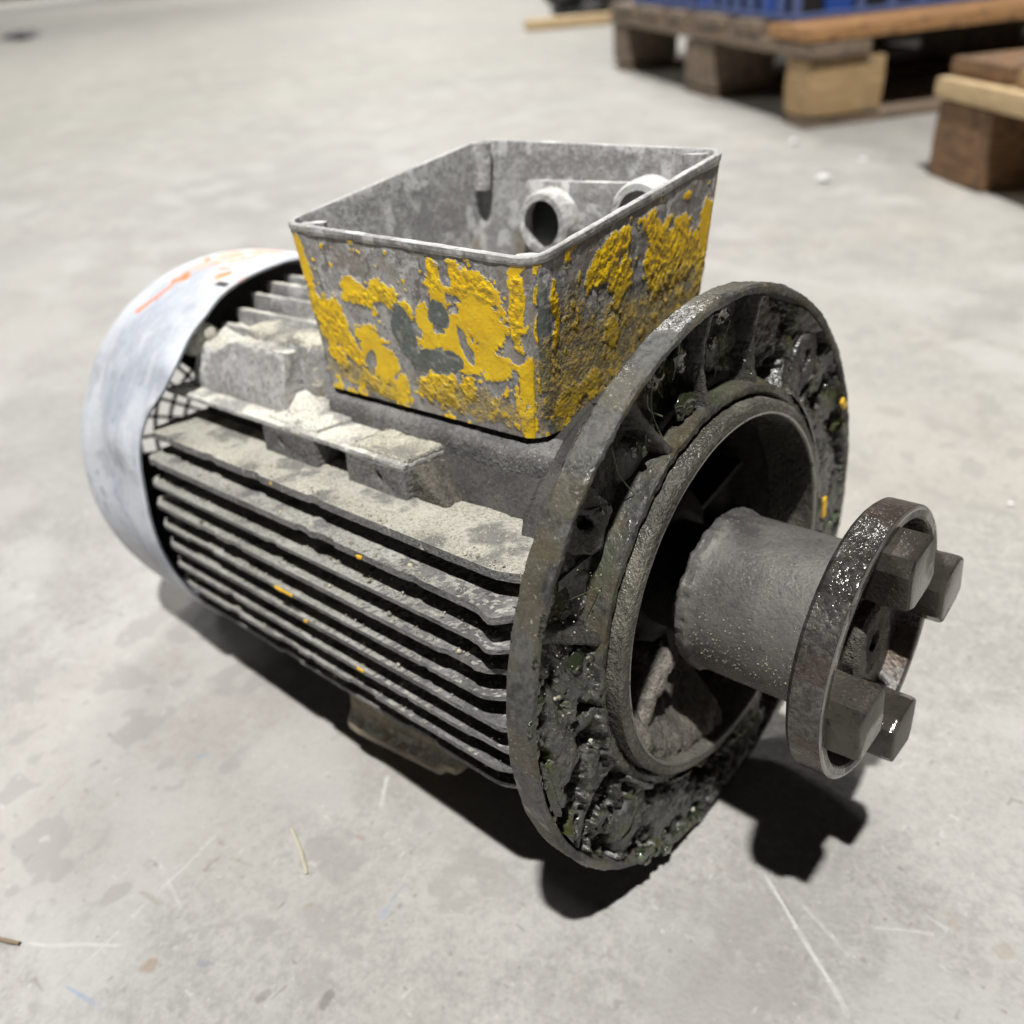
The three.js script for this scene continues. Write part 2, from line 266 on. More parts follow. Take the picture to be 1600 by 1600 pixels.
// ---------------------------------------------------------------- the floor
const FT = 1.2;                                    // metres per floor tile of texture
{
  const F0 = [-0.75, -0.55];                       // texture origin (metres)
  const marks = [];                                // [x0, z0, x1, z1, half width mm, colour, strength, raggedness]
  const mk = (x0, z0, x1, z1, w, c, s, rg = 0.5) => marks.push([x0, z0, x1, z1, w, c, s, rg]);
  const W = [0.66, 0.655, 0.65], BL = [0.12, 0.22, 0.42], BR = [0.26, 0.19, 0.13], DK = [0.12, 0.105, 0.10];
  mk(34, 22, 81, 53, 0.55, W, 0.5, 0.5); mk(36, 22, 83, 54, 0.35, DK, 0.3, 0.8); mk(-109, 77, -96, 91, 0.6, W, 0.5, 0.6); mk(-160, 211, -127, 186, 0.4, W, 0.3); mk(-133, 200, -143, 135, 0.4, W, 0.25, 0.9);
  mk(-132, 208, -111, 203, 0.45, BL, 0.45, 0.8); mk(-101, 173, -97, 170, 0.9, [0.14, 0.16, 0.22], 0.4, 0.9); mk(-63, 121, -66, 109, 0.5, BL, 0.25, 0.9); mk(-184, 122, -182, 119, 0.6, BL, 0.5, 0.8);
  mk(-115, 187, -114, 185, 1.6, BR, 0.6, 1); mk(-74, 167, -73, 164, 1.3, DK, 0.4, 1); mk(-55, 155, -56, 151, 1.5, DK, 0.55, 1); mk(85, -1, 103, 4, 0.8, [0.36, 0.29, 0.2], 0.5, 1); mk(108, 0, 110, 1, 1.8, [0.28, 0.24, 0.19], 0.5, 1);
  mk(72, 20, 95, 6, 0.5, W, 0.3, 0.9); mk(50, 25, 75, 34, 0.5, W, 0.25, 0.9); mk(-150, 160, -120, 168, 0.5, W, 0.25, 0.9);
  mk(-128, 142, -119, 139, 0.6, [0.2, 0.19, 0.13], 0.35, 1); mk(-143, 172, -133, 170, 0.5, [0.22, 0.2, 0.14], 0.35, 1); mk(-96, 105, -93, 104, 0.8, [0.28, 0.18, 0.16], 0.45, 1);
  for (let i = 0; i < 150; i++) { const x = rr(-750, 450), z = rr(-550, 650), a = rr(0, 6.28), l = rr(4, 50); mk(x, z, x + l * Math.cos(a), z + l * Math.sin(a), rr(0.2, 0.5), W, rr(0.05, 0.16), 1); }
  for (let i = 0; i < 420; i++) { const x = rr(-750, 450), z = rr(-550, 650); mk(x, z, x + rr(-1.5, 1.5), z + rr(-1.5, 1.5), rr(0.3, 0.8), rnd() < 0.7 ? DK : rnd() < 0.6 ? BR : W, rr(0.15, 0.45), 1); }
  const N = 2048, ov = new Float32Array(N * N * 4), px = N / FT / 1000;
  for (const [x0, z0, x1, z1, w, c, s, rg] of marks) {
    const ax = (x0 - F0[0] * 1000) * px, az = (z0 - F0[1] * 1000) * px, bx = (x1 - F0[0] * 1000) * px, bz = (z1 - F0[1] * 1000) * px, ww = w * px + 0.6, pad = ww * 2.2 + 2;
    const dx = bx - ax, dz = bz - az, LL = dx * dx + dz * dz || 1;
    for (let j = Math.max(0, Math.floor(Math.min(az, bz) - pad)); j <= Math.min(N - 1, Math.max(az, bz) + pad); j++) for (let i = Math.max(0, Math.floor(Math.min(ax, bx) - pad)); i <= Math.min(N - 1, Math.max(ax, bx) + pad); i++) {
      const t = clamp(((i - ax) * dx + (j - az) * dz) / LL), nz = fb(i / 9, j / 9, 512, 3, 301), wob = ww * 2.4 * (fb(t * Math.sqrt(LL) / 40, 3.3 + ax * 0.1, 4096, 2, 305) - 0.5) * (LL > 900 ? 1.6 : 0), L = Math.sqrt(LL);
      const ddx = i - ax - t * dx + wob * -dz / L, ddz = j - az - t * dz + wob * dx / L, d = Math.hypot(ddx, ddz) / ww;
      const m = s * sm(1.25, 0.55, d + rg * (nz - 0.5) * 2.2) * (LL > 900 ? sm(0, 0.1, t) * sm(1, 0.85, t) * mix(1, sm(0.3, 0.6, nz), rg) : 1);
      const k = (j * N + i) * 4; if (m > ov[k + 3]) { ov[k] = c[0]; ov[k + 1] = c[1]; ov[k + 2] = c[2]; ov[k + 3] = m; }
    }
  }
  const m = maps(N, N, (u, v) => {
    const a = T(u, v, 5, 4, 311), b = T(u, v, 24, 4, 321, 0.6), g = T(u, v, 300, 3, 331, 0.75), k = T(u, v, 9, 3, 341), f9 = T(u, v, 860, 2, 397, 0.8), s1 = fb(u * 11 + v * 5, v * 26 - u * 8, 4096, 3, 351);
    let c = mix3([0.26, 0.253, 0.243], [0.375, 0.366, 0.352], sm(0.3, 0.7, 0.16 * a + 0.28 * b + 0.30 * g + 0.26 * f9));
    c = mix3(c, [0.42, 0.416, 0.41], 0.45 * sm(0.48, 0.7, s1) * sm(0.35, 0.6, b));
    c = mix3(c, [0.36, 0.33, 0.305], 0.35 * sm(0.55, 0.7, k));
    c = mix3(c, [0.315, 0.308, 0.298], 0.3 * sm(0.60, 0.72, T(u, v, 40, 3, 361)));
    c = mix3(c, [0.19, 0.178, 0.165], 0.6 * speck(u, v, 330, 371, 0.92) ); c = mix3(c, [0.27, 0.262, 0.25], 0.6 * sm(0.60, 0.66, T(u, v, 70, 3, 391)) * sm(0.5, 0.6, k));
    c = mix3(c, [0.52, 0.515, 0.50], 0.45 * speck(u, v, 420, 381, 0.92));
    const i = (Math.floor(v * N) * N + Math.floor(u * N)) * 4; let h = 0.25 * b + 0.35 * g + 0.1 * s1 + 0.3 * f9;
    if (ov[i + 3] > 0) { c = mix3(c, [ov[i], ov[i + 1], ov[i + 2]], ov[i + 3]); h -= 0.12 * ov[i + 3]; }
    return [...c, h, 0.62 + 0.25 * g];
  });
  M.floor = mat('worn concrete', m, { bumpScale: 0.0009, vertexColors: true });
  // one sheet, finer near the motor; vertex colours carry broad stains
  const xs = [], R = 75; for (let i = -60; i <= 60; i++) xs.push(Math.sign(i) * Math.pow(Math.abs(i) / 60, 3.0) * R);
  const n = xs.length, pos = [], uv = [], col = [], nor = [], idx = [];
  for (let j = 0; j < n; j++) for (let i = 0; i < n; i++) {
    const x = xs[i], z = xs[j]; pos.push(x, 0, z); nor.push(0, 1, 0); uv.push((x - F0[0]) / FT, (z - F0[1]) / FT);
    const a = f3(x * 1.7 + 3, 0.5, z * 1.7, 4), b = f3(x * 0.5 + 9, 2.5, z * 0.5, 3), t = 1 + 0.07 * a + 0.05 * b; const far = sm(0.6, 3, Math.hypot(x, z)); col.push(t, t * (1 - 0.012 * b - 0.012 * far), t * (1 - 0.05 * Math.max(0, b) - 0.02 * a - 0.075 * far));
  }
  for (let j = 0; j < n - 1; j++) for (let i = 0; i < n - 1; i++) { const a = j * n + i; idx.push(a, a + n, a + 1, a + 1, a + n, a + n + 1); }
  const g = new THREE.BufferGeometry(); g.setAttribute('position', new THREE.Float32BufferAttribute(pos, 3)); g.setAttribute('normal', new THREE.Float32BufferAttribute(nor, 3)); g.setAttribute('uv', new THREE.Float32BufferAttribute(uv, 2)); g.setAttribute('color', new THREE.Float32BufferAttribute(col, 3)); g.setIndex(idx);
  const f = put('floor', g, M.floor, scene, 'worn light grey concrete floor with scratches, stains and paint marks'); struct(f);
}

// ---------------------------------------------------------------- lamps, out of the picture, on wires
for (const [name, c, aim, w, d, I, col, label] of LAMPS) {
  const t = thing(name, label, 'lamp'); t.position.set(...c); t.lookAt(new THREE.Vector3(...aim)); // +z looks down the beam
  put('housing', finish(block(-w * 500 - 15, w * 500 + 15, -d * 500 - 15, d * 500 + 15, -60, -6, 6, 80), null).scale(MM, MM, MM), M.black, t);
  put('diffuser', new THREE.BoxGeometry(w, d, 0.004), mat('lit diffuser', {}, { color: 0xffffff, emissive: new THREE.Color().setRGB(...col), emissiveIntensity: 6 }), t);
  put('suspension_wire', new THREE.CylinderGeometry(0.003, 0.003, 1.5, 6).translate(0, 0.75, 0).applyQuaternion(t.quaternion.clone().invert()).translate(0, 0, -0.05), M.black, t);
  const l = new THREE.RectAreaLight(new THREE.Color().setRGB(...col), I, w, d); l.position.set(0, 0, 0.004); l.rotation.y = Math.PI; l.name = 'lamp_light'; t.add(l);
}
// ---------------------------------------------------------------- the motor
const motor = thing('electric_motor', 'old grimy electric motor with a round flange, open yellow-flaked terminal box and white fan cowl', 'electric motor');
motor.quaternion.copy(motorQ);

// --- housing core and end shield (millimetres)
const lift = (g) => { const p = g.attributes.position; for (let i = 0; i < p.count; i++) { const h = toWorldY(p.getX(i), p.getY(i), p.getZ(i)); if (h < 0.4) p.setY(i, p.getY(i) + (0.4 - h)); } return g; };
{
  const core = latheX([[10, -228], [64, -228], [66, -222], [66, -40], [72, -34], [72, -14], [60, -14], [60, -34], [10, -46]], 96, 6);
  part('housing', finish(core, rough(0.5, 0.12)), M.castDark, motor);
}
// --- horizontal cooling fins on the near side, each a part
function finShape(x0, x1, zin, zt, y, t, kink, wav) {
  const seg = 1.4, nx = Math.ceil((x1 - x0) / seg), nz = 20, pos = [], idx = [];
  const prof = (x) => { let z = zt + 0.1 * f3(x * 0.03, y, wav, 1) + 0.12 * f3(x * 0.4, y * 3, wav); z -= kink * sm(-30 + 5 * Math.sin(wav), -13, x); if (wav > 5 && wav < 20) z += 2.6 * Math.exp(-(((x + 24) / 5) ** 2)); z -= 0.9 * sm(0.42, 0.5, f3(x * 0.06, wav, 5.5, 2)); z -= 5 * sm(x0 + 7, x0, x) * 0.7; return z; };
  for (let s = 0; s < 2; s++) for (let i = 0; i <= nx; i++) { const x = mix(x0, x1, i / nx), zo = prof(x); for (let j = 0; j <= nz; j++) { const q = j / nz, z = mix(mix(zin, Math.max(zin, Math.sqrt(Math.max(0, 64 * 64 - y * y))), sm(-75, -47, x)), zo, q), dr = -1.3 * q * q; pos.push(x, y + dr + (s ? t * mix(1.25, 0.92, q) : 0), z); } }
  const w = nz + 1, o = (nx + 1) * w;
  for (let i = 0; i < nx; i++) for (let j = 0; j < nz; j++) { const a = i * w + j, b = a + w; idx.push(a, b, a + 1, a + 1, b, b + 1); idx.push(o + a, o + a + 1, o + b, o + a + 1, o + b + 1, o + b); }
  for (let i = 0; i < nx; i++) { const a = i * w + nz, b = a + w; idx.push(a, b, o + a, b, o + b, o + a); }
  for (let j = 0; j < nz; j++) for (const i of [0, nx]) { const a = i * w + j, b = a + 1; i ? idx.push(a, o + a, b, b, o + a, o + b) : idx.push(a, b, o + a, b, o + b, o + a); }
  const g = new THREE.BufferGeometry(); g.setAttribute('position', new THREE.Float32BufferAttribute(pos, 3)); g.setIndex(idx); return g;
}
const crumbs = [];                                   // [x, y, z, size] in motor axes
const finY = [], finZ = [81.5, 86, 87, 87.4, 86.8, 86, 84.8, 83.5, 80];
for (let i = 0; i < 9; i++) {
  const y = 31.5 - 9.8 * i, zt = finZ[i]; finY.push(y);
  const g = finish(finShape(-230 + 0.4 * i, i ? -9.5 : -10, 40, zt, y, i ? (i < 2 ? 2.6 : 1.75) + 0.2 * Math.sin(i * 2.7) : 3.2, i === 0 ? 6 : 8 + 2 * Math.sin(i * 1.9), i * 7.7), (x, yy, z) => 0.13 * f3(x * 0.5, yy * 0.9, z * 0.5, 4) + 0.35 * Math.max(0, f3(x * 0.11 + i, yy * 0.05, z * 0.3, 2) - 0.5) + (i ? 0 : 0.4 * sm(-90, -40, x) * f3(x * 0.09, yy * 0.05, z * 0.09, 4)), 0.9);
  part2('cooling_fin', dusted(g, i === 0 ? 0.35 : 0.42 + 0.04 * i, 0.6, 0.5, i ? (x) => 0.62 * sm(-130, -25, x) : undefined), [M.cast, i === 0 ? M.dustDull : M.dustGrey], motor);
  const n = i === 0 ? 900 : i < 4 ? 240 : 90;
  for (let k = 0; k < n; k++) { const x = i === 0 ? -12 - 175 * Math.pow(rnd(), 1.7) : rr(-225, -20), z = i === 0 ? rr(50, zt - 1) : rr(zt - 7, zt - 0.5) - (x > -33 ? 14 * sm(-33, -14, x) : 0); crumbs.push([x, y + (i ? 1.5 : 2.2), z, rr(0.12, 0.34) + (rnd() < 0.03 ? rr(0.3, 0.7) : 0)]); }
}
// far side, underside and back fins, seen only as outline and shadow
for (let i = 0; i < 8; i++) part('cooling_fin', finish(block(-228, -47, 24 - 9.8 * i, 26.6 - 9.8 * i, -84, -50, 1.2, 40), null), M.cast, motor);
for (let i = 0; i < 9; i++) { const z = -40 + 10 * i; part('cooling_fin', finish(lift(block(-228, -47, -Math.sqrt(84 * 84 - z * z), -50, z - 1.4, z + 1.4, 1.2, 40)), null), M.cast, motor); }
// upright fins on top behind the terminal box
for (const [z, y] of [[38, 71], [30, 76], [21.5, 81], [12.5, 84.5], [3, 86], [-7, 85.5], [-17, 83], [-27, 79], [-37, 72]]) {
  const g = finish(block(-228, -150, 44, y, z - 1.8, z + 1.8, 1.2, 3), rough(0.5, 0.25), 0.9);
  part2('cooling_fin', dusted(g, 0.5, 0.4), [M.alu, M.dustWhite], motor);
}
// dirt packed between the upright fins
{
  const g = finish(block(-200, -146, 50, 74, -40, 47, 4, 2.5), (x, y, z) => 2.2 * f3(x * 0.09, y * 0.05, z * 0.09, 4), 0.9);
  part2('packed_dirt', dusted(g, 0.2, 0.3), [M.alu, M.dust], motor);
}
// shoulder wall beside them
{
  const g = block(-229, -160, 44, 70, 24, 57, 1.6, 1.8);
  const p = g.attributes.position; for (let i = 0; i < p.count; i++) { const x = p.getX(i), y = p.getY(i), z = p.getZ(i); if (y > 50) { p.setY(i, y - (9 * sm(-190, -226, x) - 2.0 * f3(x * 0.12, 1, z * 0.1, 3)) * sm(50, 68, y)); if (z > 40) p.setZ(i, z - 3 * sm(48, 70, y)); } }
  part2('housing_shoulder', dusted(finish(g, rough(0.4, 0.2, 4), 0.8), 0.5, 0.35), [M.alu, M.dustWhite], motor);
  const n = 24, pos = [], idx = [];
  for (let i = 0; i <= n; i++) for (let k = 0; k <= n; k++) { const t = i / n, w = k / n, x = mix(-166 + 7 * (1 - w), -144, t), z = 47.4 + 9.4 * Math.pow(1 - t, 1.8) - 3 * w * w * (1 - t); pos.push(x, mix(45.5, 54 - 1.5 * t, w), z); }
  for (let i = 0; i < n; i++) for (let k = 0; k < n; k++) { const a = i * (n + 1) + k, b = a + n + 1; idx.push(a, b, a + 1, a + 1, b, b + 1); }
  for (let i = 0; i < n; i++) { const a = i * (n + 1) + n, q = pos.length / 3; pos.push(pos[a * 3], pos[a * 3 + 1] + 0.5, 30, pos[(a + n + 1) * 3], pos[(a + n + 1) * 3 + 1] + 0.5, 30); idx.push(a, a + n + 1, q, q, a + n + 1, q + 1); }
  const f = new THREE.BufferGeometry(); f.setAttribute('position', new THREE.Float32BufferAttribute(pos, 3)); f.setIndex(idx);
  part('housing_shoulder', finish(f, rough(0.4, 0.12, 4), 0.9), M.dustWhite, motor);
  const w = block(-228, -182, 50, 65, 26, 53, 4, 2), wp = w.attributes.position; for (let i = 0; i < wp.count; i++) { const x = wp.getX(i), z = wp.getZ(i), y = wp.getY(i); if (y > 56) wp.setY(i, y - (3 * sm(40, 54, z) - 5 * sm(-200, -226, x)) * sm(56, 68, y)); }
  part2('packed_dirt', dusted(finish(w, (x, y, z) => 1.3 * f3(x * 0.09, y * 0.09, z * 0.09, 4), 0.9), 0.45, 0.5), [M.alu, M.dustWhite], motor);
}
// pedestal under the box, running forward into the flange
{
  const g = block(-150, -8, 26, 55.3, -47, 47.5, 5, 2.2);
  const p = g.attributes.position; for (let i = 0; i < p.count; i++) { const x = p.getX(i), y = p.getY(i), z = p.getZ(i); if (y < 42) p.setZ(i, z + Math.sign(z) * 6 * sm(42, 26, y) * sm(-70, -30, x)); if (x > -48) p.setY(i, Math.max(p.getY(i), Math.sqrt(Math.max(0, 63 * 63 - p.getZ(i) ** 2)) - 30 * sm(-42, -48, x))); if (x > -40) p.setY(i, p.getY(i) + 10 * sm(-34, -8, x) * sm(40, 55, y)); }
  part('box_pedestal', finish(g, rough(0.35, 0.35, 4), 0.7), M.cast, motor);
}
// thin fin and two mounting pads with holes on the wide fin
{
  const g = finish(block(-238, -82, 44.2, 46.6, 36, 66, 1, 2.2), rough(0.3, 0.3), 0.9);
  part2('cooling_fin', dusted(g, 0.4, 0.3), [M.alu, M.dustWhite], motor);
  for (const [x0, x1, hx] of [[-163, -131, -152], [-112, -82, -95]]) {
    const sh = new THREE.Shape([[x0, 33.5], [x1, 33.5], [x1, 44.3], [x0, 44.3]].map((q) => new THREE.Vector2(...q)));
    const h = new THREE.Path(); h.absellipse(hx, 39.6, 1.7, 2.6, 0, Math.PI * 2, true, 0.5); sh.holes.push(h);
    const b = new THREE.ExtrudeGeometry(sh, { depth: 25, bevelEnabled: true, bevelSize: 0.4, bevelThickness: 0.5, bevelSegments: 2, curveSegments: 24 }); b.translate(0, 0, 40.5);
    const dirt = finish(block(x0 + 0.5, x1 - 0.5, 45, 48.2, 44.5, 63.5, 2.2, 1.6), (x, y, z) => 0.7 * f3(x * 0.2, y * 0.2, z * 0.2, 4), 0.9);
    const pad = part('mounting_pad', finish(b, null, 0.5), M.cast, motor);
    part('dirt_layer', dirt, x0 < -120 ? M.dustWhite : M.dust, pad);
    for (let k = 0; k < 90; k++) crumbs.push([rr(x0, x1), 48.1, rr(46, 64), rr(0.12, 0.4)]);
  }
  // rough dirt packed at the front of the second pad and against the flange
  const d1 = block(-90, -66, 33, 45, 44, 63, 3, 1.3); { const p = d1.attributes.position; for (let i = 0; i < p.count; i++) { const x = p.getX(i), y = p.getY(i); p.setX(i, x - 11 * sm(34, 45, y) * sm(-84, -66, x)); } }
  part2('packed_dirt', dusted(finish(d1, (x, y, z) => 0.9 * f3(x * 0.22, y * 0.22, z * 0.22, 4), 0.9), 1.2, 0.6, 0.5), [M.mud, M.dust], motor);
  const d2 = finish(block(-33, -9, 13, 34.3, 52, 73, 6, 1.6), (x, y, z) => 2.6 * f3(x * 0.12, y * 0.12, z * 0.12, 4), 0.9);
  part2('packed_dirt', dusted(d2, 0.5, 0.6, 0.4), [M.cast, M.dustGrey], motor);
}
// foot rail under the near side
{
  const g = block(-133, -72, -84, -52, 50, 69, 2.5, 2.5); const p = g.attributes.position; for (let i = 0; i < p.count; i++) if (p.getZ(i) > 60) p.setZ(i, p.getZ(i) - 5 * sm(-133, -72, p.getX(i)));
  for (let i = 0; i < p.count; i++) { const x = p.getX(i), y = p.getY(i); if (y > -78) p.setZ(i, p.getZ(i) - 3 * sm(-80, -74, y)); if (x > -82) p.setY(i, y + 4 * sm(-82, -78, x) * sm(-60, -80, y)); }
  part2('foot_rail', dusted(finish(g, rough(0.35, 0.2), 0.7), 0.45, 0.7), [M.mudPale, M.dustDull], motor);
}

// --- mounting flange
const P = (r, deg, x) => [x, r * Math.cos(deg * D2), r * Math.sin(deg * D2)];   // deg from the top towards the fin side
const flange = part('mounting_flange', finish(latheX([[60, -14], [92, -14], [99.2, -9], [100, -8.2], [100, -0.8], [99.3, 0], [98, 0], [97.3, -0.7], [96, -12], [60, -12]], 480, 1.1, true), (x, y, z) => 0.34 * f3(x * 0.2, y * 0.1, z * 0.1, 4) + 0.4 * Math.max(0, f3(x * 0.35, y * 0.35, z * 0.35, 4)), 0.7), M.greasy, motor);
const lump = (r, th) => { const y = r * Math.cos(th), z = r * Math.sin(th); return 0.5 + 0.5 * f3(y * 0.07 + 3, z * 0.07, 1.7, 5); };
{ // sludge caught in the pockets: a lumpy layer between ring and rim, deeper low down
  const nt = 1100, nr = 46, pos = [], idx = [];
  for (let j = 0; j < nt; j++) for (let i = 0; i <= nr; i++) {
    const th = 2 * Math.PI * j / nt, r = mix(69.2, 96.4, i / nr), q = (r - 69) / 27, c = Math.cos(th), s = Math.sin(th);
    const low = Math.min(1.15, sm(0.5, -0.1, c) * 1.05 + sm(0.1, -0.6, s) * 0.95);
    const L = lump(r, th), fine = f3(r * c * 0.22, r * s * 0.22, 4.2, 4);
    let x = -12.3 + 1.6 * L + low * 9.6 * sm(0.12, 0.6, L + 0.1 * fine) + 0.5 * fine + 3.2 * sm(0.14, 0, q) * (0.4 + low) + 3.0 * sm(0.88, 1, q) * (0.3 + low) * L;
    if (r > 95.8) x = Math.min(x, -0.6);
    pos.push(Math.min(x, 0.8), r * c, r * s);
  }
  for (let j = 0; j < nt; j++) for (let i = 0; i < nr; i++) { const k = (j + 1) % nt, a = j * (nr + 1) + i, b = k * (nr + 1) + i; idx.push(a, b, a + 1, a + 1, b, b + 1); }
  const g = new THREE.BufferGeometry(); g.setAttribute('position', new THREE.Float32BufferAttribute(pos, 3)); g.setIndex(idx);
  part('oily_sludge', finish(g, null, 1.2), M.sludge, flange);
}
// two concentric rings round the bore
part('outer_ring', finish(latheX([[66.3, -12], [66.3, -0.9], [67, -0.2], [69, -0.2], [69.7, -1], [69.9, -12]], 420, 0.8, true), (x, y, z) => 0.5 * f3(x * 0.2, y * 0.2, z * 0.2, 4), 0.8), M.greasy, flange);
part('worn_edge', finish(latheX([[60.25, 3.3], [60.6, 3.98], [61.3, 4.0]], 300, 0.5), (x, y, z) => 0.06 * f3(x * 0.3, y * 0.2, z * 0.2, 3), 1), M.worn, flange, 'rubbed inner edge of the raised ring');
part('register_ring', finish(latheX([[59.6, -14], [60.2, 3.2], [60.8, 3.9], [63.8, 3.9], [65, 3.0], [65.4, -3], [66.6, -4], [66.6, -12], [62, -13]], 420, 0.8, true), (x, y, z) => 0.2 * f3(x * 0.2, y * 0.2, z * 0.2, 4) + 0.35 * sm(61.2, 62.5, Math.hypot(y, z)) * Math.max(0, f3(x * 0.4, y * 0.4, z * 0.4, 4)), 0.7), M.greasyDirt, flange, 'raised ring with a scraped bright edge');
// webs between ring and rim
for (const [deg, lean, wid] of [[-10, 3, 1.5], [11, -3, 1.4], [32, 4, 1.6], [76, -5, 2.2], [101, 7, 2.6], [122, 6, 2.4], [166, 3, 2.2], [206, 4, 1.5], [255, 0, 1.5], [276, 4, 1.5], [300, -3, 1.5], [-30, -3, 1.5], [-47, 3, 1.5]]) {
  const n = 26, pos = [], idx = [];
  for (let i = 0; i <= n; i++) {
    const q = i / n, r = mix(68.5, 96.5, q), top = mix(-0.6, -1.2, q) - 2.6 * Math.sin(Math.PI * q) + 0.5 * f3(r * 0.2, deg, 1, 2), a = (deg + lean * (q - 0.5)) * D2, c = Math.cos(a), s = Math.sin(a);
    for (const [o, x] of [[-wid * 2.2, -13], [-wid * 1.3, (top - 13) / 2], [-wid * 0.75, top - 0.5], [-wid * 0.3, top], [wid * 0.3, top], [wid * 0.75, top - 0.5], [wid * 1.3, (top - 13) / 2], [wid * 2.2, -13]]) pos.push(x, r * c - o * s, r * s + o * c);
  }
  for (let i = 0; i < n; i++) for (let k = 0; k < 7; k++) { const a = i * 8 + k, b = a + 8; idx.push(a, a + 1, b, a + 1, b + 1, b); }
  const g = new THREE.BufferGeometry(); g.setAttribute('position', new THREE.Float32BufferAttribute(pos, 3)); g.setIndex(idx);
  part('web', finish(g, (x, y, z) => 0.35 * f3(x * 0.3, y * 0.3, z * 0.3, 4), 0.9), M.castWet, flange);
}
// bolt bosses: oval lugs with slotted holes
for (const [deg, top] of [[-38, -2], [54, -6.5], [143, -1.6], [232, -2]]) {
  const sh = new THREE.Shape(); sh.absellipse(0, 0, 8.6, 10.5, 0, Math.PI * 2); const h = new THREE.Path(); h.absellipse(0, 0.6, 3.4, 5.6, 0, Math.PI * 2, true); sh.holes.push(h);
  const g = new THREE.ExtrudeGeometry(sh, { depth: 12 + top - 0.9, bevelEnabled: true, bevelSize: 0.9, bevelThickness: 0.9, bevelSegments: 3, curveSegments: 40, steps: 4 });
  g.rotateY(Math.PI / 2); // extrude along +x, shape x -> -z
  g.rotateX(deg * D2); const [, cy, cz] = P(83.5, deg, 0); g.translate(-12, cy, cz);
  const b = part('bolt_boss', finish(g, (x, y, z) => 1.9 * f3(x * 0.11, y * 0.11, z * 0.11, 4), 0.9), M.castWet, flange);
  const d = new THREE.CylinderGeometry(6.2, 6.2, 0.4, 24).rotateZ(Math.PI / 2); d.translate(top - 3.4, cy, cz);
  part('bolt_hole_shade', finish(d, null), M.black, flange);  // black disc paints the shade down the bolt hole
}
// bell of the end shield inside the bore, with inner ribs, and dirt heaped at its foot
part('end_shield', finish(latheX([[61.5, -6], [60, -14], [55, -30], [42, -40], [32, -42], [29, -24], [22, -20], [10, -20]], 160, 2), (x, y, z) => 0.6 * f3(x * 0.12, y * 0.12, z * 0.12, 4), 0.8), M.bore, motor);
for (const deg of [-62, -25, 10, 45, 80, 150, 190, 230, 265]) {
  const b = block(-42, -24, -1.4, 1.4, 0, 27, 1, 2.2); const p = b.attributes.position; for (let i = 0; i < p.count; i++) { const q = p.getZ(i) / 27; if (p.getX(i) > -33) p.setX(i, p.getX(i) + 3.5 * q); }
  b.translate(0, 0, 28).rotateX((deg - 90) * D2);
  part('inner_rib', finish(b, rough(0.4, 0.3), 0.8), M.bore, motor);
}
{
  const b = finish(block(-22, -6, -4.4, 4.4, 26, 56, 4, 1.4).rotateX((136 - 90) * D2), (x, y, z) => 1.3 * f3(x * 0.18, y * 0.18, z * 0.18, 4), 0.9);
  part('inner_lug', b, M.mudLight, motor);
  const nt = 90, nr = 30, pos = [], idx = [];
  for (let j = 0; j <= nt; j++) for (let i = 0; i <= nr; i++) { const th = mix(112, 206, j / nt) * D2, r = mix(34, 60.2, i / nr), e = sm(0, 0.22, j / nt) * sm(1, 0.78, j / nt); let x = -26 + e * 26 * sm(36, 59, r) + 1.6 * f3(r * Math.cos(th) * 0.16, r * Math.sin(th) * 0.16, 2, 4); pos.push(Math.min(x, 1.5), r * Math.cos(th), r * Math.sin(th)); }
  for (let j = 0; j < nt; j++) for (let i = 0; i < nr; i++) { const a = j * (nr + 1) + i, b2 = a + nr + 1; idx.push(a, b2, a + 1, a + 1, b2, b2 + 1); }
  const g = new THREE.BufferGeometry(); g.setAttribute('position', new THREE.Float32BufferAttribute(pos, 3)); g.setIndex(idx);
  part('packed_dirt', finish(g, (x, y, z) => 0.5 * f3(x * 0.3, y * 0.3, z * 0.3, 3), 1.2), M.mud, motor);
}
